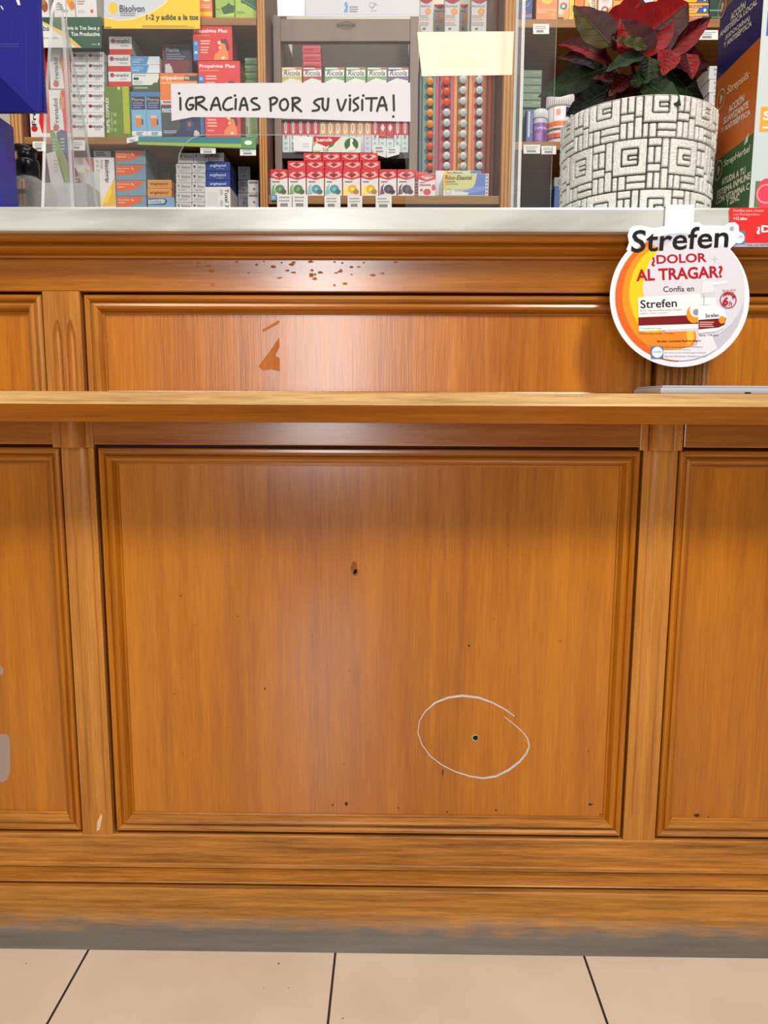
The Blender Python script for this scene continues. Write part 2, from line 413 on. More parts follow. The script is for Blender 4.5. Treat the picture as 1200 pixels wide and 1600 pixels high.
def mat_plaster():
    m = card((246, 236, 214), 0.8); return m
wb = MB(); wb.box(-2.4, 2.4, 2.16, 2.26, 0, 2.75, mat_plaster())
tag(wb.build('wall_back'), 'cream plaster wall behind the medicine shelves', 'wall', kind='structure')

# ------------------------------------------------------------------ the wooden counter
counter = empty('pharmacy_counter', (0, 1.0, 0), 'varnished orange-brown wooden panelled counter with ledge and grey-scuffed plinth', 'counter')
XL, XR = -1.5, 1.5
def sweep(name, prof, mat, parent=counter, x0=XL, x1=XR, smooth=False):
    mb = MB(); n = len(prof); a = sum(prof[i-1][0]*prof[i][1]-prof[i][0]*prof[i-1][1] for i in range(n))
    if a > 0: prof = prof[::-1]
    vs = [(x0, y, z) for y, z in prof]+[(x1, y, z) for y, z in prof]
    mb.raw(vs, [(i, (i+1) % n, n+(i+1) % n, n+i) for i in range(n)], mat, smooth)
    mb.raw(vs, [tuple(range(n))[::-1], tuple(range(n, 2*n))], mat)
    return mb.build(name, parent, fixn=True)
def arc(cy, cz, r, a0, a1, n=8):
    return [(cy+r*math.cos(math.radians(a0+(a1-a0)*i/n)), cz+r*math.sin(math.radians(a0+(a1-a0)*i/n))) for i in range(n+1)]

# carcass behind the front
mb = MB(); mb.box(XL, XR, 1.03, 1.40, 0.0, zc(362, 0.945)-0.0002, W_GROOVE)
mb.build('carcass', counter)
ZT = zc(362, 0.945)-0.0002
# cornice under the marble: fascia strip, cove, bead
z1, z2, z3 = zc(378, 0.962), zc(384, 0.966), zc(404, 0.985)
sweep('cornice_moulding', [(1.04, ZT), (0.960, ZT), (0.960, z1+0.001), (0.962, z1), (0.970, z1-0.0008), (0.968, z1-0.003)]
      + [(0.966+0.018*(1-math.cos(math.pi/2*i/8)), z2-(z2-z3-0.004)*math.sin(math.pi/2*i/8)) for i in range(1, 9)]
      + [(0.983, z3+0.002), (0.984, z3), (1.04, z3)], W_H)
YU, YL = 0.992, 1.000
frieze = sweep('frieze_rail', [(1.04, zc(405, YU)), (YU, zc(405.5, YU)), (YU-0.0005, zc(407, YU)), (YU, zc(455, YU)), (YU+0.002, zc(456.5, YU)), (1.04, zc(456.5, YU))], W_FR)

PROF = [(0, 0.028), (0, 0.001), (0.0015, -0.001), (0.005, -0.0015), (0.0075, 0.0005), (0.0082, 0.004), (0.0095, 0.0035), (0.011, 0.0008), (0.014, -0.0004), (0.017, 0.0012), (0.0195, 0.006), (0.0205, 0.0085), (0.022, 0.0078), (0.0235, 0.0085), (0.024, 0.0125)]
def framed_panel(X0, X1, Z0, Z1, Y, label, scale=1.0):
    mb = MB(); vs = []
    for t, y in PROF:
        t *= scale; vs += [(X0+t, Y+y, Z0+t), (X1-t, Y+y, Z0+t), (X1-t, Y+y, Z1-t), (X0+t, Y+y, Z1-t)]
    for k in range(len(PROF)-1):
        for i in range(4):
            j = (i+1) % 4
            b = 4*k
            mb.raw([vs[b+i], vs[b+j], vs[b+4+j], vs[b+4+i]], [(0, 1, 2, 3)], (W_H if i in (0, 2) else W_POST) if Z0 > 0.7 else (W_BASEM if i == 0 else W_H if i == 2 else W_V))
    fr = mb.build('panel_moulding', counter)
    t = 0.0238*scale; p = MB()
    p.box(X0+t, X1-t, Y+0.0105, Y+0.024, Z0+t, Z1-t, W_PU if Z0 > 0.7 else W_P)
    po = p.build('panel', counter)
    if label: po['label'] = label
    return po
def xavg(*uv, Y=1.0): return sum(xc(u, v, Y) for u, v in uv)/len(uv)
# lower bays
zl1, zl0 = zc(702, YL), zc(1303.5, YL)
xlp0, xlp1 = xavg((102, 720), (124, 1300)), xavg((151, 720), (173, 1300))
xrp0, xrp1 = xavg((1004, 720), (975, 1300)), xavg((1056, 720), (1026, 1300))
xm0, xm1 = xavg((157, 720), (177.5, 1300)), xavg((999.5, 720), (972, 1300))
bx = xavg((98, 720), (121, 1300)); cx_ = xavg((1060, 720), (1029.5, 1300))
pan_l = framed_panel(bx-0.80, bx, zl0, zl1, YL+0.002, None)
pan_m = framed_panel(xm0, xm1, zl0, zl1, YL+0.002, 'large centre panel with chalk ring and screw hole')
pan_r = framed_panel(cx_, cx_+0.80, zl0, zl1, YL+0.002, None)
# upper bays
zu1, zu0 = zc(461, YU), zc(640, YU)
xup0, xup1 = xc(66, 465, YU), xc(124.5, 465, YU)
xuq0, xuq1 = xc(1026, 590, YU), xc(1083.5, 590, YU)
xum0 = xavg((128, 465), (136.5, 605), Y=YU); xum1 = xc(1019, 590, YU)
pan_ul = framed_panel(xc(62, 465, YU)-0.8, xc(62, 465, YU), zu0, zu1, YU+0.004, None, 1.0)
pan_um = framed_panel(xum0, xum1, zu0, zu1, YU+0.004, 'wide upper panel with worn patch of varnish', 1.0)
pan_ur = framed_panel(xc(1087, 590, YU), xc(1087, 590, YU)+0.8, zu0, zu1, YU+0.004, None, 1.0)

def post(name, X0, X1, Z0, Z1, Y, kind, label=None):
    """upright with carved flutes; kind 'upper' has two pointed flutes, 'lower' one half-round rib between two grooves"""
    nx, nz = 46, 60; W = X1-X0; mb = MB(); vs = []
    zs = [Z0+(Z1-Z0)*j/nz for j in range(nz+1)]
    def gro(x, c, w_): 
        q = abs(x-c)/w_
        return math.sqrt(max(0, 1-q*q)) if q < 1 else 0
    for z in zs:
        for i in range(nx+1):
            x = i/nx; d = 0
            if kind == 'upper':
                zt = Z1-0.036; k = max(0.0, min(1.0, (zt-z)/0.022)); k = k**0.6
                if k > 0:
                    d = 0.0065*max(gro(x, 0.33+0.02*(1-k), 0.115*k+1e-6), gro(x, 0.70-0.02*(1-k), 0.115*k+1e-6))*min(1, k*1.4)
            else:
                k = max(0.0, min(1.0, (z-(Z0+0.030))/0.012))
                e = abs(x-0.52)
                if e < 0.30: d = k*(0.0055*(1-math.sqrt(max(0, 1-(e/0.30)**2)))-0.0015*(e < 0.27)) if e < 0.27 else k*0.0055
            vs.append((X0+W*x, Y+d, z))
    n = nx+1
    mb.raw(vs, [(j*n+i, j*n+i+1, (j+1)*n+i+1, (j+1)*n+i) for j in range(nz) for i in range(nx)], W_POST, True)
    for a, b in ((X0, -1), (X1, 1)):
        q = [(a, Y, Z0), (a, Y+0.035, Z0), (a, Y+0.035, Z1), (a, Y, Z1)]
        mb.poly(q if b > 0 else q[::-1], W_POST)
    o = mb.build(name, counter)
    return o
post('post', xup0, xup1, zc(660, YU), zc(456, YU), YU, 'upper')
post('post', xuq0, xuq1, zc(660, YU), zc(456, YU), YU, 'upper')
lpost = post('post', xlp0, xlp1, zc(1309, YL), zc(660, YL), YL, 'lower')
post('post', xrp0, xrp1, zc(1309, YL), zc(660, YL), YL, 'lower')

# rail under the ledge, broken at the posts by half-round blocks
ZR1, ZR0 = zc(650, YU), zc(697, YU)
def rail(x0, x1):
    mb = MB(); mb.box(x0, x1, YU+0.002, 1.04, ZR0, ZR1, W_H, 0.0012); mb.build('ledge_rail', counter)
rail(XL, xlp0-0.006); rail(xlp1+0.002, xrp0-0.004); rail(xrp1+0.005, XR)
for xa, xb in ((xlp0, xlp1), (xrp0, xrp1)):
    c = (xa+xb)/2-0.0025; r = 0.0165; mb = MB(); zb = zc(702, YU); n = 16; vs = []; fs = []
    mb.box(xa-0.008, xa+0.003, YU+0.0005, 1.0, zb, ZR1, W_POST, 0.0015); mb.box(c+r, xb+0.003, YU+0.0005, 1.0, zb, ZR1, W_POST, 0.0015)
    rows = [(0.72, zb), (0.9, zb+0.001), (1.0, zb+0.004), (1.0, ZR1)]
    for k, z in rows:
        for i in range(n+1):
            a = math.pi*i/n; vs.append((c-r*math.cos(a), YU+0.001-0.013*k*math.sin(a), z))
    m = n+1
    fs = [(j*m+i, j*m+i+1, (j+1)*m+i+1, (j+1)*m+i) for j in range(3) for i in range(n)]
    mb.raw(vs, fs, W_POST, True); mb.raw(vs[:m], [tuple(range(m))[::-1]], W_POST)
    mb.build('half_round_block', counter)
# the ledge (bag shelf)
zt, zm = zc(613, 0.86), zc(636, 0.852)
ledge_prof = [(1.0, zt), (0.868, zt)]+arc(0.866, zt-0.012, 0.012, 95, 180, 7)+[(0.853, zm+0.002), (0.856, zm), (0.862, zm-0.004), (0.872, zm-0.012), (0.882, zc(661, 0.882)), (1.0, zc(661, 0.882))]
led = MB(); prof = ledge_prof; n = len(prof)
vs = [(XL, y, z) for y, z in prof]+[(XR, y, z) for y, z in prof]
for i in range(n):
    j = (i+1) % n
    led.raw([vs[i], vs[j], vs[n+j], vs[n+i]], [(0, 1, 2, 3)], W_PALE if i < 10 else W_H)
led.raw(vs, [tuple(range(n))[::-1], tuple(range(n, 2*n))], W_PALE)
lo = led.build('ledge', counter, fixn=True); lo['label'] = 'wooden ledge board with light painted into its pale top'

# bottom rail, base moulding, plinth
sweep('bottom_rail', [(1.04, zc(1308, YL)), (YL+0.001, zc(1308, YL)), (YL-0.0005, zc(1310, YL)), (YL-0.0005, zc(1350, YL)), (YL+0.0015, zc(1352, YL)), (1.04, zc(1352, YL))], W_BASEM)
zb1, zb0 = zc(1353, 0.994), zc(1391, 0.972)
h = zb1-zb0
sweep('base_moulding', [(1.04, zb1), (0.996, zb1), (0.9945, zb1-0.002), (0.994, zb1-0.006), (0.9985, zb1-0.0075), (0.9965, zb1-0.0095), (0.992, zb1-0.010)]
      + [(0.986-0.011*math.sin(math.pi*i/10)-0.004*i/10, zb1-0.011-(h-0.014)*i/10) for i in range(11)]
      + [(0.986, zb0+0.0015), (0.975, zb0+0.001), (0.974, zb0), (1.04, zb0)], W_BASEM)
zp = zc(1392, 0.968)
sweep('plinth', [(1.04, zp), (0.969, zp), (0.967, zp-0.002), (0.965, 0.045), (0.962, 0.033), (0.955, 0.022), (0.947, 0.010), (0.943, 0.004), (0.94, 0.0), (1.04, 0.0)], W_PLINTH)

# marks on the wood: all thin films lying on the panel they belong to
def film(parent, name, pts_list, Y, mat, label=None):
    mb = MB()
    for pts, faces in pts_list:
        mb.raw([at(x, y, Y) for x, y in pts], faces, mat)
    o = mb.build(name, parent)
    if label: o['label'] = label
    return o
YP = YL+0.002+0.0105
chalk = clear('chalk', (1, 1, 1), 0.6, 0.6)
ringpts = [(804, 1119), (790, 1109), (770, 1098), (748, 1090), (722, 1087), (700, 1090), (680, 1098), (664, 1112), (655, 1127), (653, 1145), (659, 1163), (672, 1181), (690, 1195), (712, 1206), (735, 1213), (755, 1216), (775, 1213), (795, 1203), (812, 1190), (822, 1178), (827, 1166), (824, 1153), (814, 1141), (800, 1129), (788, 1120)]
wid = [2, 2.5, 3, 4, 4.5, 4.2, 3.2, 2, 1.5, 1.5, 1.6, 1.8, 2, 2.2, 2.8, 3.6, 4, 4.2, 4.2, 3.6, 2.6, 2, 1.8, 1.6, 1.2]
v = []
for i, p in enumerate(ringpts):
    a, b = ringpts[max(i-1, 0)], ringpts[min(i+1, len(ringpts)-1)]
    t = Vector((b[0]-a[0], b[1]-a[1])).normalized(); nn = Vector((-t.y, t.x))*wid[i]*0.40
    v += [(p[0]-nn.x, p[1]-nn.y), (p[0]+nn.x, p[1]+nn.y)]
film(pan_m, 'chalk_ring', [(v, [(2*i, 2*i+1, 2*i+3, 2*i+2) for i in range(len(ringpts)-1)])], YP-0.0003, chalk, 'white chalk ring drawn around the screw hole')
mb = MB(); hc = at(742.5, 1153, YP)
mb.lathe(hc, [(0.0046, -0.0006), (0.0056, -0.0003), (0.0056, 0.0001)], card((176, 150, 110)), 20, 'Y')
mb.lathe(hc+Vector((0.0003, 0, 0.0004)), [(0.0033, -0.0009), (0.0036, -0.0006), (0.0036, 0)], card((14, 10, 8), 0.8), 14, 'Y')
mb.build('screw_hole', pan_m)['label'] = 'small dark screw hole in the panel'
def onto(obj, pts_list, Y, mat):
    """adds small marks to the mesh of the part they sit on"""
    bm = bmesh.new(); bm.from_mesh(obj.data); obj.data.materials.append(mat); k = len(obj.data.materials)-1
    og = obj.matrix_basis.translation + (obj.parent.location if obj.parent else Vector((0, 0, 0)))
    for pts, faces in pts_list:
        vv = [bm.verts.new(at(x, y, Y)-og) for x, y in pts]
        for f in faces: bm.faces.new([vv[i] for i in f]).material_index = k
    bm.to_mesh(obj.data); bm.free()
def blot(cx, cy, rx, ry, seed, n=14):
    r = random.Random(seed); p = []
    for i in range(n):
        a = 2*math.pi*i/n; k = r.uniform(0.75, 1.15); p.append((cx+rx*k*math.cos(a), cy-ry*k*math.sin(a)))
    return (p, [tuple(range(n))])
m_nick = card((132, 72, 10), 0.6); m_speck = card((70, 36, 12), 0.7)
onto(pan_m, [blot(553, 887, 5.5, 10, 3), blot(556, 895, 4, 5, 5)], YP-0.0003, m_nick)
rs = random.Random(11)
onto(pan_m, [blot(733, 1009, 2, 2, 1), blot(541, 1256, 2.5, 3, 2), blot(520, 1258, 1.5, 2, 4), blot(622, 1262, 1.5, 1.5, 6), blot(699, 1269, 1.5, 1.5, 7), blot(775, 1266, 1.6, 1.6, 8), blot(922, 1257, 3, 2, 9), blot(414, 1076, 1.5, 1.8, 10), blot(692, 1207, 1, 6, 12)]
     + [blot(rs.uniform(220, 940), rs.uniform(760, 1275), rs.uniform(0.7, 1.3), rs.uniform(0.7, 1.5), 20+i, 6) for i in range(26)], YP-0.0003, m_speck)
onto(pan_r, [blot(1089, 1274, 5, 2.5, 1), blot(1075, 1284, 2, 1, 2), blot(1107, 1277, 1.2, 1.2, 3)], YP-0.0003, m_speck)
gum = clear('old_glue', (1, 1, 1), 0.5, 0.22)
onto(pan_l, [([(-6, 1150), (8, 1146), (14, 1150), (16, 1160), (16, 1205), (12, 1218), (4, 1222), (-6, 1222)], [tuple(range(8))[::-1]]), blot(-1, 1048, 7, 9, 8)], YP-0.0003, gum)
YQ = YU+0.004+0.0105
onto(pan_um, [([(404, 572), (422, 548), (436, 527), (437, 541), (430, 556), (437, 560), (437, 580), (424, 577), (410, 579)], [tuple(range(9))[::-1]]), ([(410, 515), (436, 500), (436, 505), (411, 519)], [(3, 2, 1, 0)])], YQ-0.0003, wood('bare_wood_patch', 'Z', (168, 92, 30), (196, 116, 44), 0.6, coat=0.0))
# scratch flakes on the frieze rail
onto(frieze, [blot(rs.gauss(470, 90), rs.uniform(409, 430) if i % 3 else rs.uniform(408, 450), rs.uniform(1, 5), rs.uniform(0.8, 2.4), 50+i, 8) for i in range(40)], YU-0.0008, wood('worn_flake', 'X', (158, 88, 36), (184, 108, 46), 0.7, coat=0.0))
onto(lpost, [([(158, 1271), (160, 1276), (156, 1296), (151, 1299), (152, 1284)], [tuple(range(5))[::-1]])], YL-0.0008, card((222, 190, 150), 0.7))

# marble worktop
mt = MB(); zt1, zt0 = zc(323, 0.945), zc(362, 0.945)
mt.box(XL, XR, 0.945, 1.46, zt0, zt1, M_MARBLE, 0.003)
ZTOP = zt1
tag(mt.build('marble_worktop', origin=(0, 1.2, zt0)), 'pale grey veined marble worktop on the wooden counter', 'worktop')

# ------------------------------------------------------------------ things on and at the counter
# thin grey tray on the ledge
tr = MB(); x0, x1 = xc(1025, 610, 0.90), xc(1225, 610, 0.90); z0 = zt+0.0002; th = 0.0075
vs = []; q = [(0.0, 0.003), (0.0015, 0.0), (0.004, 0.0075), (0.012, 0.0085)]
tr.box(x0, x1+0.05, 0.885, 0.985, z0, z0+0.007, card((176, 178, 186), 0.35), 0.0025)
tr.box(x0+0.0025, x1+0.05, 0.8865, 0.9835, z0+0.006, z0+0.0095, card((128, 142, 172), 0.3), 0.0015)
tr.box(xc(1164, 613, .885), xc(1173, 613, .885), 0.8842, 0.886, z0+0.0005, z0+0.0022, card((30, 26, 24)))
tag(tr.build('tray', origin=((x0+x1)/2, 0.93, z0)), 'thin blue-grey tray lying on the wooden ledge', 'tray')

# blue cardboard display at the left end of the marble
bd = empty('counter_display', (xc(-10, 250, 1.0), 1.03, ZTOP), 'dark blue glossy cardboard display with overhanging header on the marble', 'display')
navy, navy2 = card((22, 24, 104), 0.2), card((30, 36, 150), 0.2)
mb = MB(); mb.box(xc(-60, 250, 1.0), xc(24.5, 250, 1.05), 1.0, 1.05, ZTOP, zc(176, 1.0), navy2, 0.001)
mb.poly([at(-30, 230, 0.9994), at(2, 300, 0.9994), at(2, 318, 0.9994), at(-30, 318, 0.9994)][::-1], card((44, 50, 150), 0.25))
mb.build('display_body', bd)
mb = MB(); mb.box(xc(-60, 90, 0.99), xc(66.5, 90, 0.99), 0.99, 0.996, zc(175.5, 0.99), zc(-40, 0.99), navy, 0.0012)
P9 = lambda x, y, k: at(x, y, 0.99-0.0002*k)
print_on(mb, [('p', [(-20, 100), (55, 174), (65.5, 174), (65.5, -30), (-20, -30)], (40, 40, 128)), ('s', [(18, 60), (20, 35), (28, 22), (36, 24), (40, 40), (42, 150)], 1.2, (52, 54, 140)), ('s', [(60, 170), (63, 100), (62, 5)], 0.8, (56, 58, 146)), ('p', [(25, 0), (30, 0), (32, 8), (28, 8)], (235, 225, 232)), ('p', [(0, 8), (3, 10), (6, 16), (3, 14)], (225, 225, 238)), ('l', [0][0], 68, 40, 74, 2, (62, 64, 150))], P9, 0.2)  # the white flecks are glints of light painted on the glossy header
mb.build('display_header', bd)

# hand sanitiser with black pump
hs = empty('sanitiser_bottle', (xc(45, 300, 1.12), 1.12, ZTOP), 'clear sanitiser bottle with black pump beside the blue display', 'bottle')
c = Vector(hs.location); S = 1.12*0.93/F
mb = MB(); zsh = zc(277, 1.12)-ZTOP
mb.lathe(c, [(0.018, 0), (0.021, 0.002), (0.021, zsh-0.012), (0.019, zsh-0.005), (0.012, zsh), (0.012, zsh+0.002)], clear('sanitiser_plastic', (0.9, 0.9, 0.88), 0.05, 0.32), 28); mb.build('bottle_body', hs)
mb = MB(); mb.lathe(c, [(0.0, 0.003), (0.0185, 0.003), (0.0185, zsh*0.75), (0, zsh*0.75)], clear('sanitiser_gel', (0.84, 0.82, 0.78), 0.05, 0.1), 24, cap=False); mb.build('gel', hs)
blk = card((12, 12, 14), 0.3)
mb = MB(); k = zsh; mb.lathe(c, [(0.0155, k), (0.0165, k+0.001), (0.0165, k+0.018), (0.015, k+0.022), (0.009, k+0.024), (0.0085, k+0.034)], blk, 24); mb.build('pump_collar', hs)
mb = MB(); zh = zc(238, 1.12)
mb.lathe((c.x, c.y, zh-0.012), [(0.009, -0.004), (0.012, 0), (0.013, 0.008), (0.009, 0.016), (0.003, 0.017)], blk, 20)
mb.tube([(c.x+0.010, c.y, zh-0.004), (c.x, c.y, zh+0.003), (c.x-0.012, c.y, zh+0.006), (c.x-0.022, c.y, zh+0.006)], [0.009, 0.0085, 0.006, 0.0045], blk); mb.build('pump_nozzle', hs)

# acrylic leaflet holder with leaflets behind the screen foot
YH = 1.17
lh = empty('leaflet_holder', (xc(115, 318, YH), YH, ZTOP), 'frosted clear leaflet holder standing behind the screen foot', 'leaflet holder')
mb = MB(); x0, x1 = xc(66, 300, YH), xc(136, 300, YH); zz = zc(286, YH)
mb.box(x0, x1, YH, YH+0.003, ZTOP, zz, M_FROST, 0.001); mb.build('front_wall', lh)
mb = MB(); mb.box(x0, x1, YH+0.05, YH+0.053, ZTOP, zz+0.03, M_FROST, 0.001); mb.build('back_wall', lh)
for xa in (x0, x1-0.003):
    mb = MB(); mb.box(xa, xa+0.003, YH+0.003, YH+0.05, ZTOP, zz, M_FROST); mb.build('side_wall', lh)
mb = MB(); mb.box(x0+0.003, x1-0.003, YH+0.003, YH+0.05, ZTOP, ZTOP+0.003, M_FROST); mb.build('bottom', lh)
for nm, lab, pl, Y, c in (('leaflet', 'white leaflet leaning in the frosted holder', [(72, 240), (86, 236), (108, 316), (84, 316)], 1.178, (232, 232, 232)),
                     ('leaflet', 'narrow green leaflet leaning in the frosted holder', [(78, 203), (84, 203), (106, 255), (110, 316), (96, 316)], 1.186, (130, 176, 76)),
                     ('leaflet', 'blue round-topped leaflet in the frosted holder', [(88, 207), (96, 202), (104, 205), (112, 240), (114, 316), (102, 316)], 1.194, (72, 84, 150)),
                     ('leaflet', 'dark red leaflet in the frosted holder', [(98, 258), (118, 262), (128, 290), (130, 316), (104, 316)], 1.202, (110, 46, 46))):
    o = plate(nm, pl, Y, 0.001, c, [('l', pl[1][0]-2, pl[1][1]+14, pl[1][0]+6, pl[1][1]+32, 4, (200, 205, 190))]); tag(o, lab, 'leaflet', 'leaflets in the frosted holder')

# the acrylic screen
YS = 1.10
scr = empty('acrylic_screen', (0, YS, ZTOP), 'clear acrylic counter screen with rounded pass-through opening', 'screen')
out = [(at(118, 322, YS).x, ZTOP), (at(276, 322, YS).x, ZTOP)]
xl, xr_, zt_ = xc(279, 280, YS), xc(634, 280, YS), zc(210, YS); r = 0.038
out += [(xl, zt_-r)]+[(xl+r-r*math.cos(math.radians(a)), zt_-r+r*math.sin(math.radians(a))) for a in range(10, 90, 10)]+[(xl+r, zt_), (xr_-r, zt_)]
out += [(xr_-r+r*math.sin(math.radians(a)), zt_-r+r*math.cos(math.radians(a))) for a in range(10, 90, 10)]+[(xr_, zt_-r)]
xe = xc(866, 160, YS); ztop = zc(-120, YS)
out += [(xr_, ZTOP), (xe, ZTOP), (xe, ztop), (at(118, 322, YS).x, ztop)]
mb = MB(); n = len(out); fr = [(x, YS, z) for x, z in out]; bk = [(x, YS+0.004, z) for x, z in out]
mb.raw(fr+bk, [tuple(range(n)), tuple(range(n, 2*n))[::-1]], M_CLEAR); mb.raw(fr+bk, [(i, n+i, n+(i+1) % n, (i+1) % n) for i in range(n)], M_CLEARE)
mb.build('screen_sheet', scr, fixn=True)
def foot(X, prof, name='screen_foot'):
    mb = MB(); n = len(prof); a = [(X-0.002, y, z) for y, z in prof]; b = [(X+0.002, y, z) for y, z in prof]
    mb.raw(a+b, [tuple(range(n)), tuple(range(n, 2*n))[::-1]], M_FOOT); mb.raw(a+b, [(i, n+i, n+(i+1) % n, (i+1) % n) for i in range(n)], M_CLEARE)
    mb.build(name, scr, fixn=True)
X = at(118, 322, YS).x-0.004
zz = lambda v: zc(v, YS)
foot(X, [(1.003, ZTOP), (1.03, zz(200)), (1.055, zz(90)), (1.065, zz(40)), (1.075, zz(18)), (1.088, zz(10)), (1.099, zz(14)), (1.099, ZTOP)])
foot(X, [(1.105, ZTOP), (1.105, zz(25)), (1.125, zz(75)), (1.15, zz(150)), (1.21, ZTOP)])
X2 = xc(813, 160, 1.05)
foot(X2, [(1.04, ZTOP), (1.045, ztop), (1.099, ztop), (1.099, ZTOP)])

# papers taped to the screen
GX = lambda x, y: (250+x/2.927, 120+y/2.927)
ST = [[(93, 97), (94, 150)], [(150, 96), (132, 101), (121, 120), (121, 138), (131, 150), (146, 146), (153, 130), (137, 129)], [(165, 95), (165, 150)], [(163, 97), (190, 92), (203, 101), (194, 113), (172, 122), (190, 134), (214, 151)],
      [(232, 151), (242, 122), (252, 100), (262, 98), (270, 125), (277, 151)], [(237, 131), (272, 129)], [(326, 95), (306, 101), (291, 123), (291, 143), (308, 152), (331, 146)], [(347, 102), (345, 148)],
      [(365, 151), (374, 112), (385, 97), (393, 118), (401, 151)], [(369, 131), (398, 129)], [(443, 98), (426, 100), (418, 111), (430, 121), (452, 134), (453, 147), (425, 151)],
      [(505, 100), (507, 156)], [(502, 101), (522, 95), (536, 104), (527, 121), (507, 129)], [(570, 102), (553, 112), (549, 135), (560, 152), (578, 148), (586, 126), (578, 105), (566, 102)], [(607, 100), (607, 156)],
      [(605, 98), (630, 97), (640, 107), (624, 120), (610, 126), (625, 140), (646, 158)], [(740, 100), (718, 105), (705, 117), (715, 128), (728, 139), (722, 152), (698, 156)], [(745, 100), (744, 137), (755, 153), (766, 144), (770, 100)],
      [(812, 105), (828, 156), (850, 105)], [(870, 102), (868, 152)], [(907, 96), (890, 104), (886, 117), (900, 128), (906, 144), (886, 156)], [(925, 106), (925, 152)], [(942, 99), (992, 98)], [(968, 98), (965, 155)],
      [(993, 156), (1010, 101), (1022, 98), (1037, 152)], [(1000, 133), (1034, 130)], [(1068, 85), (1070, 154)]]
dec = [('s', [GX(*p) for p in s], 3.6, (26, 22, 26)) for s in ST]+[('c', *GX(x, y), 2.1, 2.1, (26, 22, 26)) for x, y in ((88, 76), (343, 86), (868, 86), (930, 86), (1067, 182))]
o = plate('paper_sign', [(267, 131), (400, 129.5), (641, 129), (641.5, 190), (560, 189), (480, 186), (400, 183.5), (300, 183), (268, 189)], YS-0.0012, 0.0005, (212, 207, 212), dec)
tag(o, 'handwritten white thank-you paper strip taped to the acrylic screen', 'sign')
o = plate('paper_sheet', [(652, 50), (803, 49), (800, 117), (659, 119)], YS-0.0012, 0.0005, (246, 232, 204), [('r', 685, 64, 768, 104, (238, 226, 200)), ('r', 720, 88, 742, 99, (248, 238, 190)), ('l', 690, 71, 735, 75, 1, (226, 220, 206))])
tag(o, 'blank cream paper taped to the acrylic screen', 'paper')
o = plate('paper_sheet', [(478, -14), (655, -14), (655, 25.5), (560, 27), (478, 26)], YS-0.0012, 0.0005, (200, 200, 204), [('p', [(538, 6), (541, 2), (544, 9), (543, 19), (537, 19), (540, 12)], (110, 160, 200)), ('l', 546, 10, 560, 19, 3, (150, 140, 160)), ('s', [(590, 8), (580, 4), (577, 10), (584, 12), (586, 6), (580, 17), (588, 16)], 0.8, (150, 156, 170)), ('r', 478, 21, 655, 22, (206, 212, 226))])
tag(o, 'white paper with small blue emblem high on the acrylic screen', 'paper')
tg = plate('bright_patch_card', [(432, -30), (479, -30), (479, 25), (434, 25)], YS+0.0042, 0.0008, (255, 254, 250))  # added card, a blown-out bright patch put into its white
tag(tg, 'added plain white card for the bright patch beside the emblem paper', 'paper')

# ------------------------------------------------------------------ potted poinsettia
PC = Vector((xc(993, 250, 1.08), 1.08, ZTOP)); RB = 0.0995
HP = zc(149, 1.08-RB)-ZTOP
pp = empty('potted_poinsettia', PC, 'red poinsettia in a white maze-relief pot on the marble', 'potted plant')
CW, CH = 252, 56
SUB = 4
ids = np.zeros((CH*SUB, CW*SUB), dtype=int); nid = 0
def tile(ox, oy):
    """one repeat of the maze: spiral of three strips and the strips that fill the space beside it"""
    global nid
    groups = [[(0, 0, 16, 3.4), (12.6, 0, 16, 16), (0, 12.6, 16, 16), (0, 0, 3.4, 16)], [(4.6, 4.6, 11.4, 6.8), (9.4, 4.6, 11.4, 11.4), (4.6, 9.6, 11.4, 11.4)], [(4.6, 7.6, 8.4, 8.8)],
              [(17.2, 0, 20, 13)], [(21.2, 0, 26.8, 3)], [(21.2, 4.2, 23.4, 11)], [(24.6, 4.2, 26.8, 11)], [(21.2, 12.2, 26.8, 15)], [(17.2, 14.2, 20, 23)], [(21.2, 16.2, 23.4, 23)], [(24.6, 16.2, 26.8, 23)], [(0, 17.2, 9, 19.4)], [(10.2, 17.2, 13, 23)], [(0, 20.6, 9, 23)], [(14.2, 17.2, 16, 23)]]
    for g in groups:
        nid += 1
        for x0, y0, x1, y1 in g:
            for y in range(max(0, int((oy+y0)*SUB)), min(CH*SUB, int((oy+y1)*SUB))):
                xs_ = np.arange(int((ox+x0)*SUB), int((ox+x1)*SUB)) % (CW*SUB)
                ids[y, xs_] = nid
row = 0; oy = -4
while oy < CH:
    for kx in range(CW//28): tile(kx*28+(row % 2)*14, oy)
    oy += 24; row += 1
for it in range(5):                           # let every strip grow until it meets its neighbours
    for dy, dx in ((0, 1), (0, -1), (1, 0), (-1, 0)):
        sh = np.roll(np.roll(ids, dy, 0), dx, 1); ids = np.where(ids == 0, sh, ids)
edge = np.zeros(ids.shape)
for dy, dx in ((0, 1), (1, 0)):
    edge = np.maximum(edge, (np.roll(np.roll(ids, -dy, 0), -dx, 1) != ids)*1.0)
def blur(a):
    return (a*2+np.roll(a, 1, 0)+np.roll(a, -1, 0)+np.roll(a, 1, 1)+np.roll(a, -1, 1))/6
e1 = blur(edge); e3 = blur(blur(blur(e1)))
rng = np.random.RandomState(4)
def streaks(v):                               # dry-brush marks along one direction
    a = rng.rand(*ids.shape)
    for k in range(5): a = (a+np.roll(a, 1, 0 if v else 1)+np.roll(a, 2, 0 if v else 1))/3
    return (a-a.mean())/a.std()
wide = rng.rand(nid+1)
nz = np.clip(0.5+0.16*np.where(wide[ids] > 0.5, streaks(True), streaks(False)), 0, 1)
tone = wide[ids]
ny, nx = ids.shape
e5 = blur(blur(blur(blur(e3))))
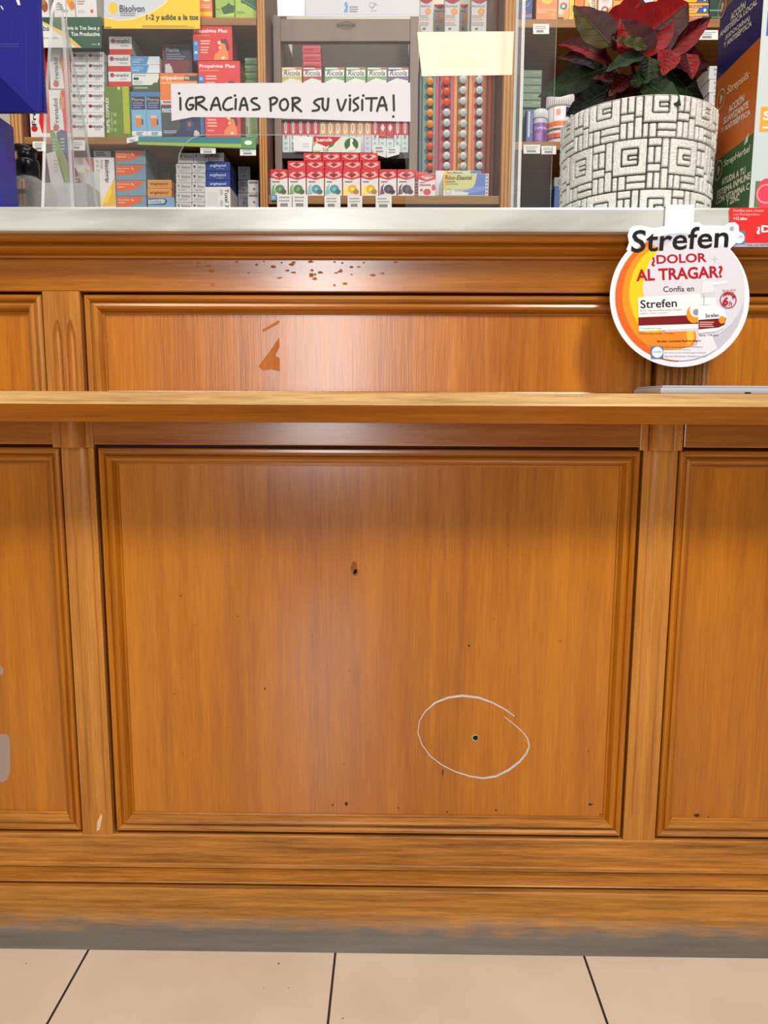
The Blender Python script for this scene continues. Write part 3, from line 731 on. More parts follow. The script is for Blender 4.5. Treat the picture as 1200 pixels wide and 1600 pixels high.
sm = 1-np.clip(e1*1.5+e3*1.2+e5*0.7, 0, 1)
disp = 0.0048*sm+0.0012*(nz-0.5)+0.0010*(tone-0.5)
shade = np.clip(0.08+1.02*sm**1.1*(0.50+0.62*nz)-0.12*(tone > 0.8), 0, 1)  # antique grey in the grooves, plus shading painted in for depth
vs = []; cols = []
for j in range(ny):
    t = 1-j/(ny-1)
    for i in range(nx):
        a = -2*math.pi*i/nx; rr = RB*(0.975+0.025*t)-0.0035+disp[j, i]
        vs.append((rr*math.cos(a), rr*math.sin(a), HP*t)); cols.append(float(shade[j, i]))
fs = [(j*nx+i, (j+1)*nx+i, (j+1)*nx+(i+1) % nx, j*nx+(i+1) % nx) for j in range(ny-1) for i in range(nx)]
b0 = len(vs)                                  # rim, inner wall, inner floor, underside
ring = lambda r_, z_: [(r_*math.cos(-2*math.pi*i/nx), r_*math.sin(-2*math.pi*i/nx), z_) for i in range(nx)]
for r_, z_ in ((RB-0.001, HP+0.0015), (RB-0.006, HP+0.001), (RB-0.009, HP-0.03)): vs += ring(r_, z_); cols += [0.85]*nx
prev = 0
for k in range(3):
    cur = b0+k*nx; fs += [(prev+i, prev+(i+1) % nx, cur+(i+1) % nx, cur+i) for i in range(nx)]; prev = cur
fs.append(tuple((ny-1)*nx+i for i in range(nx))[::-1])
me = bpy.data.meshes.new('pot'); me.from_pydata(vs, [], fs); me.update()
ca = me.color_attributes.new('glaze', 'FLOAT_COLOR', 'POINT')
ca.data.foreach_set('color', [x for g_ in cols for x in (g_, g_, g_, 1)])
m = bpy.data.materials.new('antiqued_shaded_pot_paint'); m.use_nodes = True
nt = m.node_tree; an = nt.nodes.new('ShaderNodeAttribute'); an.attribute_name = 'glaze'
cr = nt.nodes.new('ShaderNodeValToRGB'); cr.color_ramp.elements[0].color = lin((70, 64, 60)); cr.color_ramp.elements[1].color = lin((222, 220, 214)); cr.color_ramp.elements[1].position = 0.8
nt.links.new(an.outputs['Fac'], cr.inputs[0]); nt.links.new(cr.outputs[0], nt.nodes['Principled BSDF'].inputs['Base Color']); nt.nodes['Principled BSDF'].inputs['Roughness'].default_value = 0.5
me.materials.append(m); po = bpy.data.objects.new('pot', me); COL.objects.link(po); po.parent = pp
mb = MB(); mb.lathe(PC, [(RB-0.0095, HP-0.03), (RB-0.03, HP-0.022), (0.02, HP-0.018)], card((40, 28, 20), 0.9), 28); mb.build('soil', pp)

def leafmat(name, c1, c2):
    m = bpy.data.materials.new(name); m.use_nodes = True; nt = m.node_tree; b = nt.nodes['Principled BSDF']
    tc = nt.nodes.new('ShaderNodeTexCoord'); n = nt.nodes.new('ShaderNodeTexNoise'); n.inputs['Scale'].default_value = 45; n.inputs['Detail'].default_value = 5
    nt.links.new(tc.outputs['Object'], n.inputs['Vector'])
    cr = nt.nodes.new('ShaderNodeValToRGB'); e = cr.color_ramp.elements; e[0].position = 0.35; e[0].color = lin(c1); e[1].position = 0.7; e[1].color = lin(c2)
    nt.links.new(n.outputs['Fac'], cr.inputs[0]); nt.links.new(cr.outputs[0], b.inputs['Base Color']); b.inputs['Roughness'].default_value = 0.5; b.inputs['Specular IOR Level'].default_value = 0.18
    bp = nt.nodes.new('ShaderNodeBump'); bp.inputs['Strength'].default_value = 0.2; nt.links.new(n.outputs['Fac'], bp.inputs['Height']); nt.links.new(bp.outputs[0], b.inputs['Normal'])
    return m
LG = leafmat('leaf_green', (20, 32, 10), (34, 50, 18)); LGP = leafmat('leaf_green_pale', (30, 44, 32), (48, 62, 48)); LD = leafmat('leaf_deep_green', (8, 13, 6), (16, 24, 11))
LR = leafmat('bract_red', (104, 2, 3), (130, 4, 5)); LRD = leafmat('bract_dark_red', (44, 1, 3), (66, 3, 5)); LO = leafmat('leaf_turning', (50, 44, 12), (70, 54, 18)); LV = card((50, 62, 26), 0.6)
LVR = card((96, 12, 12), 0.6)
def leaf(kind, b, t, wpx, mat, mat2=None, yb=1.08, yt=1.06, droop=0.0, fold=0.25, roll=0.0, lob=0.0, nhint=(0, -1, 0.35)):
    B, T_ = at(b[0], b[1], yb), at(t[0], t[1], yt); d = T_-B; Ln = d.length; dn = d.normalized()
    nh = Vector(nhint); sd = dn.cross(nh).normalized(); up = sd.cross(dn).normalized()
    q = Matrix.Rotation(roll, 3, dn); sd = q @ sd; up = q @ up
    Wd = wpx*1.0/F; nt_, ns = 14, 8; fr = []; mb = MB()
    for i in range(nt_+1):
        tt = i/nt_
        wf = (math.sin(math.pi*min(1, tt**0.75))**0.85)*(1-0.25*tt)+lob*max(0, math.sin(3*math.pi*tt))*0.18
        wf = max(wf, 0.02) if tt < 0.98 else 0.01
        for j in range(ns+1):
            s = -1+2*j/ns
            p = B+d*tt+up*(droop*Ln*(-(2*tt-0.9)**2+0.81)*0.5)+sd*(s*wf*Wd/2)+up*(abs(s)*wf*Wd*0.5*fold)+up*(0.0012*math.sin(tt*22+abs(s)*3)*abs(s))
            fr.append(p)
    n = ns+1; bk = [p-up*0.0006 for p in fr]
    for i in range(nt_):
        for j in range(ns):
            mm = (mat2 or mat) if j >= ns//2 else mat
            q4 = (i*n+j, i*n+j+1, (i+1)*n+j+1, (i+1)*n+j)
            mb.raw([fr[k] for k in q4], [(0, 1, 2, 3)], mm, True); mb.raw([bk[k] for k in q4], [(3, 2, 1, 0)], mm, True)
    mid = [fr[i*n+ns//2]+up*0.0002 for i in range(nt_)]
    mb.tube(mid, [0.0011*(1-0.7*i/nt_) for i in range(nt_)], LVR if kind == 'bract' else LV, 6)
    for i in range(2, nt_-2, 2):                       # side veins
        for sg in (-1, 1):
            a = fr[i*n+ns//2]; c2 = fr[(i+2)*n+ns//2+sg*3]; k = (fr[(i+1)*n+ns//2+sg*1]+fr[(i+1)*n+ns//2+sg*2])*0.5
            mb.tube([a, k, c2], [0.0005, 0.0004, 0.0002], LVR if kind == 'bract' else LV, 5)
    bm_o = mb.build(kind, pp)
    bmm = bmesh.new(); bmm.from_mesh(bm_o.data); bmesh.ops.remove_doubles(bmm, verts=bmm.verts, dist=1e-5); bmm.to_mesh(bm_o.data); bmm.free()
    return bm_o
# stems
mb = MB(); base = Vector((PC.x+0.01, 1.085, ZTOP+HP-0.02))
for tu, tv, ty in ((1012, 92, 1.06), (985, 85, 1.05), (1045, 88, 1.06), (960, 105, 1.09), (1022, 120, 1.05)):
    tp = at(tu, tv, ty); mb.tube([base+Vector(((tp.x-base.x)*0.2, 0, 0)), base.lerp(tp, 0.55)+Vector((0, 0, 0.01)), tp], [0.004, 0.0032, 0.0022], LG, 8)
mb.build('stem', pp)
L_ = leaf
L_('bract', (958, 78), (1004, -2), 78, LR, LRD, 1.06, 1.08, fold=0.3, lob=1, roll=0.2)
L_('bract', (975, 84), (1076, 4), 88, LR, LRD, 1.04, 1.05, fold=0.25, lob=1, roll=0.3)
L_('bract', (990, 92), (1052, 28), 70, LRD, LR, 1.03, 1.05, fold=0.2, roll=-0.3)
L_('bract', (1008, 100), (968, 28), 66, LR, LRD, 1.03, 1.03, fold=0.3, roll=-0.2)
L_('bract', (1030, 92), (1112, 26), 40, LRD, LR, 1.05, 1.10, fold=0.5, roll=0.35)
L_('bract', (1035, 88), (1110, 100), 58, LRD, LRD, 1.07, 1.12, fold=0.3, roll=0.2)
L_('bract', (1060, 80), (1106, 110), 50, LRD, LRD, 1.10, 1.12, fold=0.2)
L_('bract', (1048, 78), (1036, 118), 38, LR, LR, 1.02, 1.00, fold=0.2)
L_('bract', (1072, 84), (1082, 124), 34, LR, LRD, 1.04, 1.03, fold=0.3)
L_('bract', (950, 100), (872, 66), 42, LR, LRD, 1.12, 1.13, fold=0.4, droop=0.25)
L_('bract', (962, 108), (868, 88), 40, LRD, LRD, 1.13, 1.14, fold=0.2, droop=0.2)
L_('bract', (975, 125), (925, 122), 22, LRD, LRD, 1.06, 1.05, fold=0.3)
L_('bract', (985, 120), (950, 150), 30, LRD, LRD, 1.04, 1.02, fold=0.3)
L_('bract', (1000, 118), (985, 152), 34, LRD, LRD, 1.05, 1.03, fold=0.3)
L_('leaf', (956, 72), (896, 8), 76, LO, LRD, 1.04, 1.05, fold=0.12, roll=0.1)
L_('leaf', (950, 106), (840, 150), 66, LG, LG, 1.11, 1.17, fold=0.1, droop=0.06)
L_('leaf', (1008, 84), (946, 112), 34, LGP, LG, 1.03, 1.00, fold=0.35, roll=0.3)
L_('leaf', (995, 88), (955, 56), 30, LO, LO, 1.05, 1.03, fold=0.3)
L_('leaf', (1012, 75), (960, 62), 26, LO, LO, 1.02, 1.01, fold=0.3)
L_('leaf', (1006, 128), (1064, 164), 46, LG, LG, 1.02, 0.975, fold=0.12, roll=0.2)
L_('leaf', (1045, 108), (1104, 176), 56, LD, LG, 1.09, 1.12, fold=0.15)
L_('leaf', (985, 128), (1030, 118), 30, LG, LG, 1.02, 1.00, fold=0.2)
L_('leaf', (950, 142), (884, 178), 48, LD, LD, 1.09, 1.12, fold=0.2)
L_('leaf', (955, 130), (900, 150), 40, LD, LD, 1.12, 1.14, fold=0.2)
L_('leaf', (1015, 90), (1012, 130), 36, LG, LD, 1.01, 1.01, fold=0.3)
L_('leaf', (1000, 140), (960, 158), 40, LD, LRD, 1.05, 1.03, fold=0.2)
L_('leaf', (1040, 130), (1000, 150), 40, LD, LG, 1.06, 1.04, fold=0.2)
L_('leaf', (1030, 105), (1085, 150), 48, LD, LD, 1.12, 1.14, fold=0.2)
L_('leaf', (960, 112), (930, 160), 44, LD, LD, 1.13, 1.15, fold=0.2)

# ------------------------------------------------------------------ lozenge display tower at the right
YN = 0.975; XT = at(1189, 57, YN).x
_d = CR @ Vector(((1120-600)/F, -(114-800)/F, -1)); YF = _d.y*XT/_d.x
zg1 = at(1187, 207, YN).z; zo1 = at(1189, 57, YN).z; ztw = zc(-60, YN)
tw = MB(); XE = XT+0.17
NAV, ORA, GRN = (22, 20, 92), (196, 98, 22), (54, 92, 44)
pale = card((196, 204, 206), 0.45)
tw.box(XT, XE, YN, YF, ZTOP, ztw, pale, 0)
SX = lambda y, z, k: (XT-0.0002*k, y, z)
def sband(z0, z1, c): tw.poly([SX(YF, z0, 1), SX(YN, z0, 1), SX(YN, z1, 1), SX(YF, z1, 1)], card(c, 0.5))
sband(ZTOP, zg1, GRN); sband(zg1, zo1, ORA); sband(zo1, ztw, NAV)
def stext(s, px0, py0, px1, py1, c, **o):
    """lettering on the side face: corners given by picture points on the plane X = XT"""
    def onside(u, v):
        d = CR @ Vector(((u-600)/F, -(v-800)/F, -1)); t = XT/d.x; return d.y*t, EYE+d.z*t
    (ya, za), (yb, zb) = onside(px0, py0), onside(px1, py1)
    vs_, fs_ = letters(s, o.get('b', 0.03), o.get('i', 0), 3)
    hgt = o['h']
    tw.raw([SX(ya+a*(yb-ya), za+b*hgt+a*(zb-za), 3) for a, b in vs_], fs_, card(c, 0.5))
WH = (225, 218, 200)
stext('ACCIÓN', 1142, 33, 1165, 13, WH, h=0.011); stext('ANESTÉSICA LOCAL', 1125, 59, 1184, 6, WH, h=0.0085); stext('(LIDOCAÍNA)', 1134, 64, 1172, 33, WH, h=0.0085); stext('Y ANTISÉPTICA', 1131, 76, 1175, 40, WH, h=0.0085)
stext('Strepsils', 1136, 152, 1170, 126, (244, 208, 160), h=0.013, b=0.015, i=0.2); stext('ACCIÓN', 1139, 177, 1163, 158, WH, h=0.011); stext('SUAVIZANTE', 1131, 195, 1170, 168, WH, h=0.0085); stext('Y ANTISÉPTICA', 1127, 209, 1173, 179, WH, h=0.0085)
stext('StrepHerbal', 1131, 264, 1172, 240, (206, 214, 190), h=0.011, b=0.015, i=0.1); stext('AYUDA A TU', 1128, 290, 1165, 271, WH, h=0.0085); stext('SISTEMA INMUNE', 1120, 309, 1173, 279, WH, h=0.0085); stext('CON VITAMINA C', 1119, 320, 1171, 296, WH, h=0.0085); stext('Y ZINC', 1135, 322, 1156, 313, WH, h=0.0085)
def sring(u, v, r):
    d = CR @ Vector(((u-600)/F, -(v-800)/F, -1)); t = XT/d.x; yy, zz_ = d.y*t, EYE+d.z*t; p = []; n = 20
    for i in range(n+1):
        a = 2*math.pi*i/n; p += [SX(yy+r*math.cos(a), zz_+r*math.sin(a), 3), SX(yy+r*0.86*math.cos(a), zz_+r*0.86*math.sin(a), 3)]
    tw.raw(p, [(2*i, 2*i+1, 2*i+3, 2*i+2) for i in range(n)], card((214, 190, 150), 0.5))
    tw.raw([SX(yy+r*0.45*math.cos(2*math.pi*i/6)*(1 if i % 2 else .5), zz_+r*0.5*math.sin(2*math.pi*i/6), 3) for i in range(6)], [tuple(range(6))], card((214, 190, 150), 0.5))
sring(1129, 11, 0.013); sring(1127, 155, 0.013); sring(1123, 266, 0.013)
tw.poly([SX(1.0, at(1178, 228, 1.0).z-0.0, 3), SX(0.995, at(1178, 228, 1.0).z+0.008, 3), SX(0.988, at(1178, 228, 1.0).z+0.012, 3), SX(0.990, at(1178, 228, 1.0).z+0.002, 3)], card((214, 220, 200), 0.5))
FZ = lambda x, y, k: (xc(x, 160, YN), YN-0.0002*k, zc(y, YN, 1190))
XTp = 1188
print_on(tw, [('r', 1189.5, 16, 1388, 56, (52, 92, 180)), ('r', 1189.5, 167, 1388, 206, (246, 160, 44)), ('r', 1189.5, 283, 1388, 324, (58, 130, 62)), ('t', 'Strepsils', 1194, 174, 1290, 192, (255, 250, 240), {'b': 0.02}), ('r', 1194, 198, 1240, 201, (255, 240, 220)), ('c', 1207, 303, 16, 24, (225, 60, 84)), ('o', 1207, 303, 15, 2, (246, 160, 170))], FZ, 0.5)
tag(tw.build('display_tower', origin=((XT+XE)/2, (YN+YF)/2, ZTOP)), 'tall box tower banded navy, orange and green at the marble end', 'display')

# red hanging card in front of the marble
YC = 0.9425
o = plate('hanging_card', [(1140, 325), (1290, 323), (1290, 386), (1142, 386)], YC, 0.0008, (222, 30, 34),
          [('r', 1143, 380, 1290, 386, (176, 172, 180)), ('t', 'Pastillas para chupar', 1146, 327, 1194, 332, (250, 200, 190), {'res': 2}), ('t', 'con Flurbiprofeno', 1146, 333, 1187, 338, (250, 190, 180), {'res': 2}), ('t', '+12 años', 1146, 339, 1167, 344, (255, 240, 240), {'b': 0.02, 'res': 2}),
           ('t', '¿DOLOR', 1182, 352, 1262, 366, (255, 250, 250), {'b': 0.03}), ('r', 1144, 361, 1164, 382, (66, 132, 178)), ('c', 1154, 371.5, 9, 9, (238, 240, 244)), ('t', 'anefp', 1147, 368, 1161, 373, (66, 132, 178), {'res': 2}), ('t', 'LEA LAS INSTRUCCIONES DE ESTE MEDICAMENTO', 1167, 381.5, 1286, 384.5, (40, 30, 40), {'res': 2})])
tag(o, 'red card with white lettering hanging on the marble edge', 'sign')

# round hanging sign
YG = 0.9385
sg = empty('hanging_sign', at(1062, 572, YG), 'round white throat-lozenge sign with orange swirl hanging from the marble', 'sign')
CXs, CYs, RS = 1062, 464.5, 109
bump = [(1153, 377), (1155, 362), (1154, 352), (1148, 347), (1139, 348), (1132, 353), (1112, 352), (1098, 352), (1092, 347), (1086, 347), (1078, 352), (1055, 353), (1042, 352), (1030, 355), (1018, 356), (1002, 352), (990, 353), (984, 357), (981, 368), (983, 379), (979, 390)]
a0 = math.degrees(math.atan2(CYs-377, 1153-CXs)); a1 = math.degrees(math.atan2(CYs-390, 979-CXs))
circ = [(CXs+RS*math.cos(math.radians(a)), CYs-RS*math.sin(math.radians(a))) for a in np.linspace(a1, a0+360, 64)]
dec = []
def arcpts(cx, cy, rx, ry, s, e, n=24): return [(cx+rx*math.cos(math.radians(s+(e-s)*i/n)), cy-ry*math.sin(math.radians(s+(e-s)*i/n))) for i in range(n+1)]
dec.append(('c', CXs+0.5, CYs, 101, 101, (204, 200, 210)))
dec.append(('p', arcpts(CXs, CYs, 101, 101, 118, 268)+arcpts(CXs+14, CYs-8, 92, 96, 268, 128), (226, 104, 34)))
dec.append(('p', arcpts(CXs+4, CYs-2, 94, 96, 122, 262)+arcpts(CXs+24, CYs-10, 82, 84, 262, 130), (240, 150, 30)))
dec.append(('p', arcpts(CXs+9, CYs-6, 88, 88, 128, 232)+arcpts(CXs+26, CYs-14, 78, 78, 232, 134), (246, 206, 30)))
dec.append(('p', arcpts(CXs+22, CYs-14, 80, 82, 0, 360), (222, 218, 226)))
dec.append(('p', [(996, 520), (1086, 517), (1088, 528), (1080, 545), (1055, 542), (1020, 542), (1004, 536)], (240, 140, 40)))
dec.append(('p', [(1072, 518), (1083, 517), (1084, 530), (1074, 541)], (250, 196, 70)))
dec.append(('p', arcpts(CXs, CYs, 99, 99, 250, 306)+[(1112, 524), (1092, 527), (1088, 540), (1060, 546), (1022, 548)], (236, 232, 238))), ('p', arcpts(CXs, CYs, 97, 97, 268, 318)+[(1122, 540), (1100, 554)], (170, 164, 176))
BLK, RED, MAR = (24, 18, 22), (176, 24, 40), (122, 22, 26)
tl = 3.2
dec += [('t', 'Strefen', 985, 356, 1138, 391, BLK, {'b': 0.014, 'i': 0.12, 'tilt': tl}), ('t', '®', 1140, 354, 1147, 361, BLK, {'res': 2}),
        ('t', '¿DOLOR', 1017, 397, 1104, 415, RED, {'b': 0.03, 'tilt': 2.5}), ('t', 'AL TRAGAR?', 993.5, 418, 1129, 437, RED, {'b': 0.03, 'tilt': 2.5}), ('t', 'Confía en', 1036, 447, 1084, 456, (44, 38, 44), {'b': 0.01, 'tilt': 1.5}),
        ('r', 1112, 404, 1121, 406, (208, 200, 206)), ('r', 1115.5, 400, 1117.5, 411, (208, 200, 206)),
        ('p', [(996.5, 465), (1094, 459), (1094, 513), (998, 518)], (246, 244, 244)), ('p', [(997, 496), (1092, 492), (1092, 506), (997.5, 509)], MAR),
        ('t', 'Strefen', 1000, 468, 1057, 481, BLK, {'b': 0.015, 'tilt': 2.5}), ('t', '8,75 mg pastillas para chupar', 1000, 483, 1066, 487, (110, 100, 104), {'res': 2, 'tilt': 1.5}), ('t', 'sabor miel y limón', 1000, 488, 1042, 491.5, (200, 70, 60), {'res': 2, 'tilt': 1.5}), ('t', '16 pastillas para chupar', 1001, 512, 1034, 515, (70, 60, 66), {'res': 2}),
        ('c', 1084, 491, 12, 14, (236, 150, 30)), ('c', 1087, 485, 10, 11, (238, 236, 238)), ('c', 1087, 488, 5, 5, (150, 150, 156)),
        ('p', [(1096, 441), (1104, 438), (1114, 438), (1114, 456), (1096, 458)], (232, 230, 234)), ('p', [(1114, 441), (1135, 439), (1135, 443), (1114, 446)], (240, 238, 240)), ('p', [(1094, 458), (1116, 456), (1117, 465), (1094, 466)], (214, 212, 218)), ('p', [(1092, 466), (1117, 465), (1118, 476), (1091, 477)], (240, 238, 240)), ('r', 1098, 458, 1100, 476, (196, 194, 202)),
        ('p', [(1090, 478), (1118, 476), (1130, 484), (1135, 498), (1130, 512), (1118, 518), (1090, 521)], (248, 246, 246)), ('p', [(1090.5, 500), (1134, 497), (1131, 508), (1122, 512), (1090.5, 515)], MAR), ('c', 1127, 500, 5, 6, (238, 150, 40)), ('t', 'Strefen', 1101, 490, 1122, 496, BLK, {'b': 0.01, 'tilt': 3, 'res': 2}), ('l', 1092, 503, 1120, 511, 3, (220, 170, 160)),
        ('o', 1137, 469, 13, 1.4, RED), ('t', '6', 1128, 464, 1137, 478, RED, {'b': 0.03, 'i': 0.15}), ('t', 'h', 1138, 470, 1143, 478, RED, {'b': 0.01, 'i': 0.15}), ('o', 1137, 468, 10, 2, RED, (30, 150)), ('p', [(1143, 461), (1149, 463), (1144, 468)], RED),
        ('t', 'Spray alivio', 1128, 452, 1149, 456, RED, {'res': 2, 'tilt': 3}), ('t', 'HASTA', 1131, 457, 1146, 461, RED, {'b': 0.01, 'res': 2, 'tilt': 3}),
        ('t', 'Pastillas para chupar  +12 años', 999, 519.5, 1053, 523.5, (90, 30, 10), {'res': 2}), ('t', 'Spray  +18 años', 1092, 522, 1122, 526, (60, 50, 56), {'res': 2}), ('t', 'Strefen contiene flurbiprofeno', 1026, 531, 1095, 535.5, (60, 24, 10), {'b': 0.01, 'res': 2, 'tilt': 1}),
        ('r', 1017, 541, 1036, 560, (66, 132, 178)), ('c', 1026.5, 550.5, 8.5, 8.5, (238, 240, 244)), ('t', 'anefp', 1020, 548, 1033, 552, (66, 132, 178), {'res': 2}),
        ('t', 'Lea las instrucciones de este medicamento', 1038, 540.5, 1098, 543.5, (120, 112, 120), {'res': 2}), ('t', 'y consulte a su farmacéutico', 1038, 545, 1078, 548, (120, 112, 120), {'res': 2}), ('t', 'No utilizar en caso de úlcera gastroduodenal', 1038, 550, 1102, 553, (120, 112, 120), {'res': 2}), ('t', 'Reckitt Benckiser Healthcare, S.A.', 1038, 555.5, 1104, 558.5, (120, 112, 120), {'res': 2})]
plate('sign_board', circ+bump, YG, 0.0018, (242, 240, 244), dec, parent=sg, rough=0.35)
tb = MB(); xa, xb = xc(1040.5, 340, YG), xc(1085.5, 340, YG); wt = card((240, 240, 240), 0.45)
za = zc(358, YG)
pr = [(YG+0.0025, za), (YG+0.0025, ZTOP+0.0018), (YG+0.036, ZTOP+0.0018), (YG+0.036, ZTOP+0.0006), (YG+0.0036, ZTOP+0.0006), (YG+0.0036, za)]
tb.raw([(xa, y, z) for y, z in pr]+[(xb, y, z) for y, z in pr], [(i, (i+1) % 6, 6+(i+1) % 6, 6+i) for i in range(6)]+[(0, 5, 4, 1), (1, 4, 3, 2), (6, 7, 10, 11), (7, 8, 9, 10)], wt)
tb.build('hanging_tab', sg, fixn=True)['label'] = 'white hanging tab folded over the marble'

# ------------------------------------------------------------------ bookcase with its bays
YB = 1.80; YI = 1.825
Z_top = zc(27, YB); Z_mid = zc(214, YB); Z_low = zc(333, YB); Z_c = zc(305.5, YB); Z_rt = zc(30, YB); Z_rm = zc(221, YB)
bc = empty('bookcase', (0, 1.95, 0), 'oak medicine bookcase with uprights and shelves behind the counter', 'bookcase')
def uprt(u0, u1):
    xa, xb = xc(u0, 270, YB-0.01), xc(u1, 270, YB-0.01); mb = MB(); W = xb-xa
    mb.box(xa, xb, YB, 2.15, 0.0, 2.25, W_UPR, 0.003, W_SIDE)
    for k in (0.22, 0.5, 0.78): mb.lathe((xa+W*k, YB, 0.02), [(W*0.13, 0), (W*0.13, 2.2)], W_UPR, 12)
    mb.build('upright', bc); return xa, xb
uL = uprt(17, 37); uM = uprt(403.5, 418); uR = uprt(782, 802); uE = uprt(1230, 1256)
def shelf(x0, x1, z, th=0.016, y0=YB, mat=W_SHELF):
    mb = MB(); mb.box(x0, x1, y0, 2.13, z-th, z, mat, 0.0015); mb.build('shelf', bc)
for z in (Z_top, Z_mid, Z_low): shelf(uL[1], uM[0], z)
shelf(uM[1], uR[0], Z_c, 0.019)
for z in (Z_rt, Z_rm, Z_low): shelf(uR[1], uE[0], z, 0.018)
mb = MB(); mb.box(uL[0]-0.02, uE[1]+0.02, YB-0.02, 2.15, 2.25, 2.28, W_SHELF, 0.004); mb.build('top_board', bc)
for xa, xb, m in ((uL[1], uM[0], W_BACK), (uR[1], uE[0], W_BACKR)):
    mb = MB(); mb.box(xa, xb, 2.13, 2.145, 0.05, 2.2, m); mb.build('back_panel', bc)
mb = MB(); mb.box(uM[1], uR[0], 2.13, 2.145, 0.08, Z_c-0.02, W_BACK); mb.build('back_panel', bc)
mb = MB(); mb.box(uL[0], uE[1], YB+0.02, 2.13, 0.0, 0.08, W_BACK); mb.build('base_panel', bc)

# price tags and promotional strips on the shelf edges
def ptag(x0, y0, x1, y1, label, Y=YB-0.003, tilt=0):
    o = plate('price_tag', [(x0, y0+tilt), (x1, y0-tilt), (x1, y1-tilt), (x0, y1+tilt)], Y, 0.0012, (232, 230, 226), [('l', x0+3, y0+3, x1-3, y0+(y1-y0)*0.5, 2, (176, 172, 170)), ('l', x0+5, y0+(y1-y0)*0.62, x1-5, y0+(y1-y0)*0.85, 1, (136, 132, 130))])
    tag(o, label, 'price tag', 'price tags on the shelf edges')
ptag(51, 221, 71, 236, 'small white price tag beneath the red and white upright boxes')
ptag(110, 219, 133, 235, 'white price tag beneath the tall stacks of small white boxes')
ptag(198, 214, 216, 222, 'white price tag above the left end of the teal shelf strip', YB-0.006, 2)
ptag(313, 230, 337, 240, 'grey price tag under the middle of the teal shelf strip')
ptag(375, 231, 400, 243, 'grey price tag under the end of the teal strip by the upright')
ptag(433, 304, 456, 326, 'price tag under the first green-pictured cough sweet pack by the upright', YB-0.004)
ptag(457, 304, 481, 326, 'price tag under the second green-pictured cough sweet pack', YB-0.004)
ptag(507, 306, 532, 326, 'price tag under the teal-pictured packs', YB-0.004)
ptag(543, 306, 566, 326, 'price tag under the yellow-pictured packs', YB-0.004)
ptag(587, 306, 612, 327, 'price tag under the dark-pictured packs', YB-0.004)
ptag(833, 37.5, 858, 53, 'white price tag below the orange vitamin box on the upper shelf')
ptag(1092, 47, 1122, 62, 'white price tag half hidden by a drooping red leaf')
ptag(818, 226, 844, 240, 'price tag below the purple and white bottle')
ptag(846, 228, 869, 241, 'price tag below the orange-banded tub')
ptag(952, 40, 968, 56, 'white price tag peeping between the poinsettia leaves')
def sign(name, poly, Y, col, dec, label, cat='shelf sign', th=0.0015):
    return tag(plate(name, poly, Y, th, col, dec), label, cat)
sign('shelf_strip', [(212, 214), (402, 214), (400, 233), (214, 226)], YB-0.005, (60, 128, 136), [('p', [(216, 222), (377, 225), (377, 230.5), (216, 226)], (158, 182, 56)), ('r', 377, 216, 399, 231.5, (96, 150, 70)), ('c', 388, 223, 6, 3.5, (226, 236, 228)), ('t', 'SOBRES', 285, 216, 340, 221, (150, 200, 210), {'b': 0.01})][:3], 'teal and lime strip along the left shelf edge')
sign('shelf_sign', [(162, -12), (312, -12), (312.5, 45), (163, 44.5)], YB-0.012, (246, 200, 34),
     [('p', [(162.5, -11), (272, -11), (255, 6), (235, 19), (210, 28), (185, 31), (162.5, 26)], (206, 208, 212)), ('p', [(162.5, 26), (185, 31), (210, 28), (235, 19), (255, 6), (272, -11), (274, -11), (257, 8), (236, 21.5), (210, 31), (185, 33.5), (162.5, 28.5)], (240, 226, 150)), ('c', 177, 13, 7, 8.5, (246, 196, 30)), ('o', 177, 13, 11, 1, (232, 226, 206)),
      ('t', 'Bisolvon', 187, 8, 226, 19, (44, 50, 92), {'b': 0.02}), ('l', 188, 20, 218, 25, 2, (130, 134, 150)), ('t', '1-2 y adiós a la tos', 228.5, 22.5, 310, 34, (44, 56, 40), {'b': 0.035}), ('l', 222, 40, 311, 43, 2, (150, 130, 40)), ('l', 164, 42, 176, 43.5, 1, (110, 90, 20))],
     'yellow cough remedy sign on the upper left shelf edge')
sign('shelf_sign', [(40, 27), (158.5, 26.5), (158.5, 75), (40, 75)], YB-0.008, (38, 84, 58),
     [('p', [(40, 27.5), (66, 33), (100, 52), (128, 74.5), (40, 74.5)], (226, 224, 218)), ('p', [(66, 33), (100, 50), (128, 74.5), (119, 74.5), (95, 55), (66, 36)], (222, 196, 90)), ('t', 'herbal', 52, 40, 79, 48.5, (36, 72, 56), {'b': 0.01}), ('t', 'FARMA NATURAL', 58, 58, 91, 61, (60, 70, 66), {'res': 2}),
      ('t', 'Alivia la Tos Seca y', 99, 41, 156, 48.5, (232, 238, 230), {'b': 0.02}), ('t', 'Tos Productiva', 111, 50, 156, 56.5, (232, 238, 230), {'b': 0.02}), ('l', 143, 69, 152, 70, 1, (180, 200, 180)), ('c', 154.5, 69, 1, 1.6, (230, 230, 220))],
     'dark green cough sign with pale corner under the top left shelf')

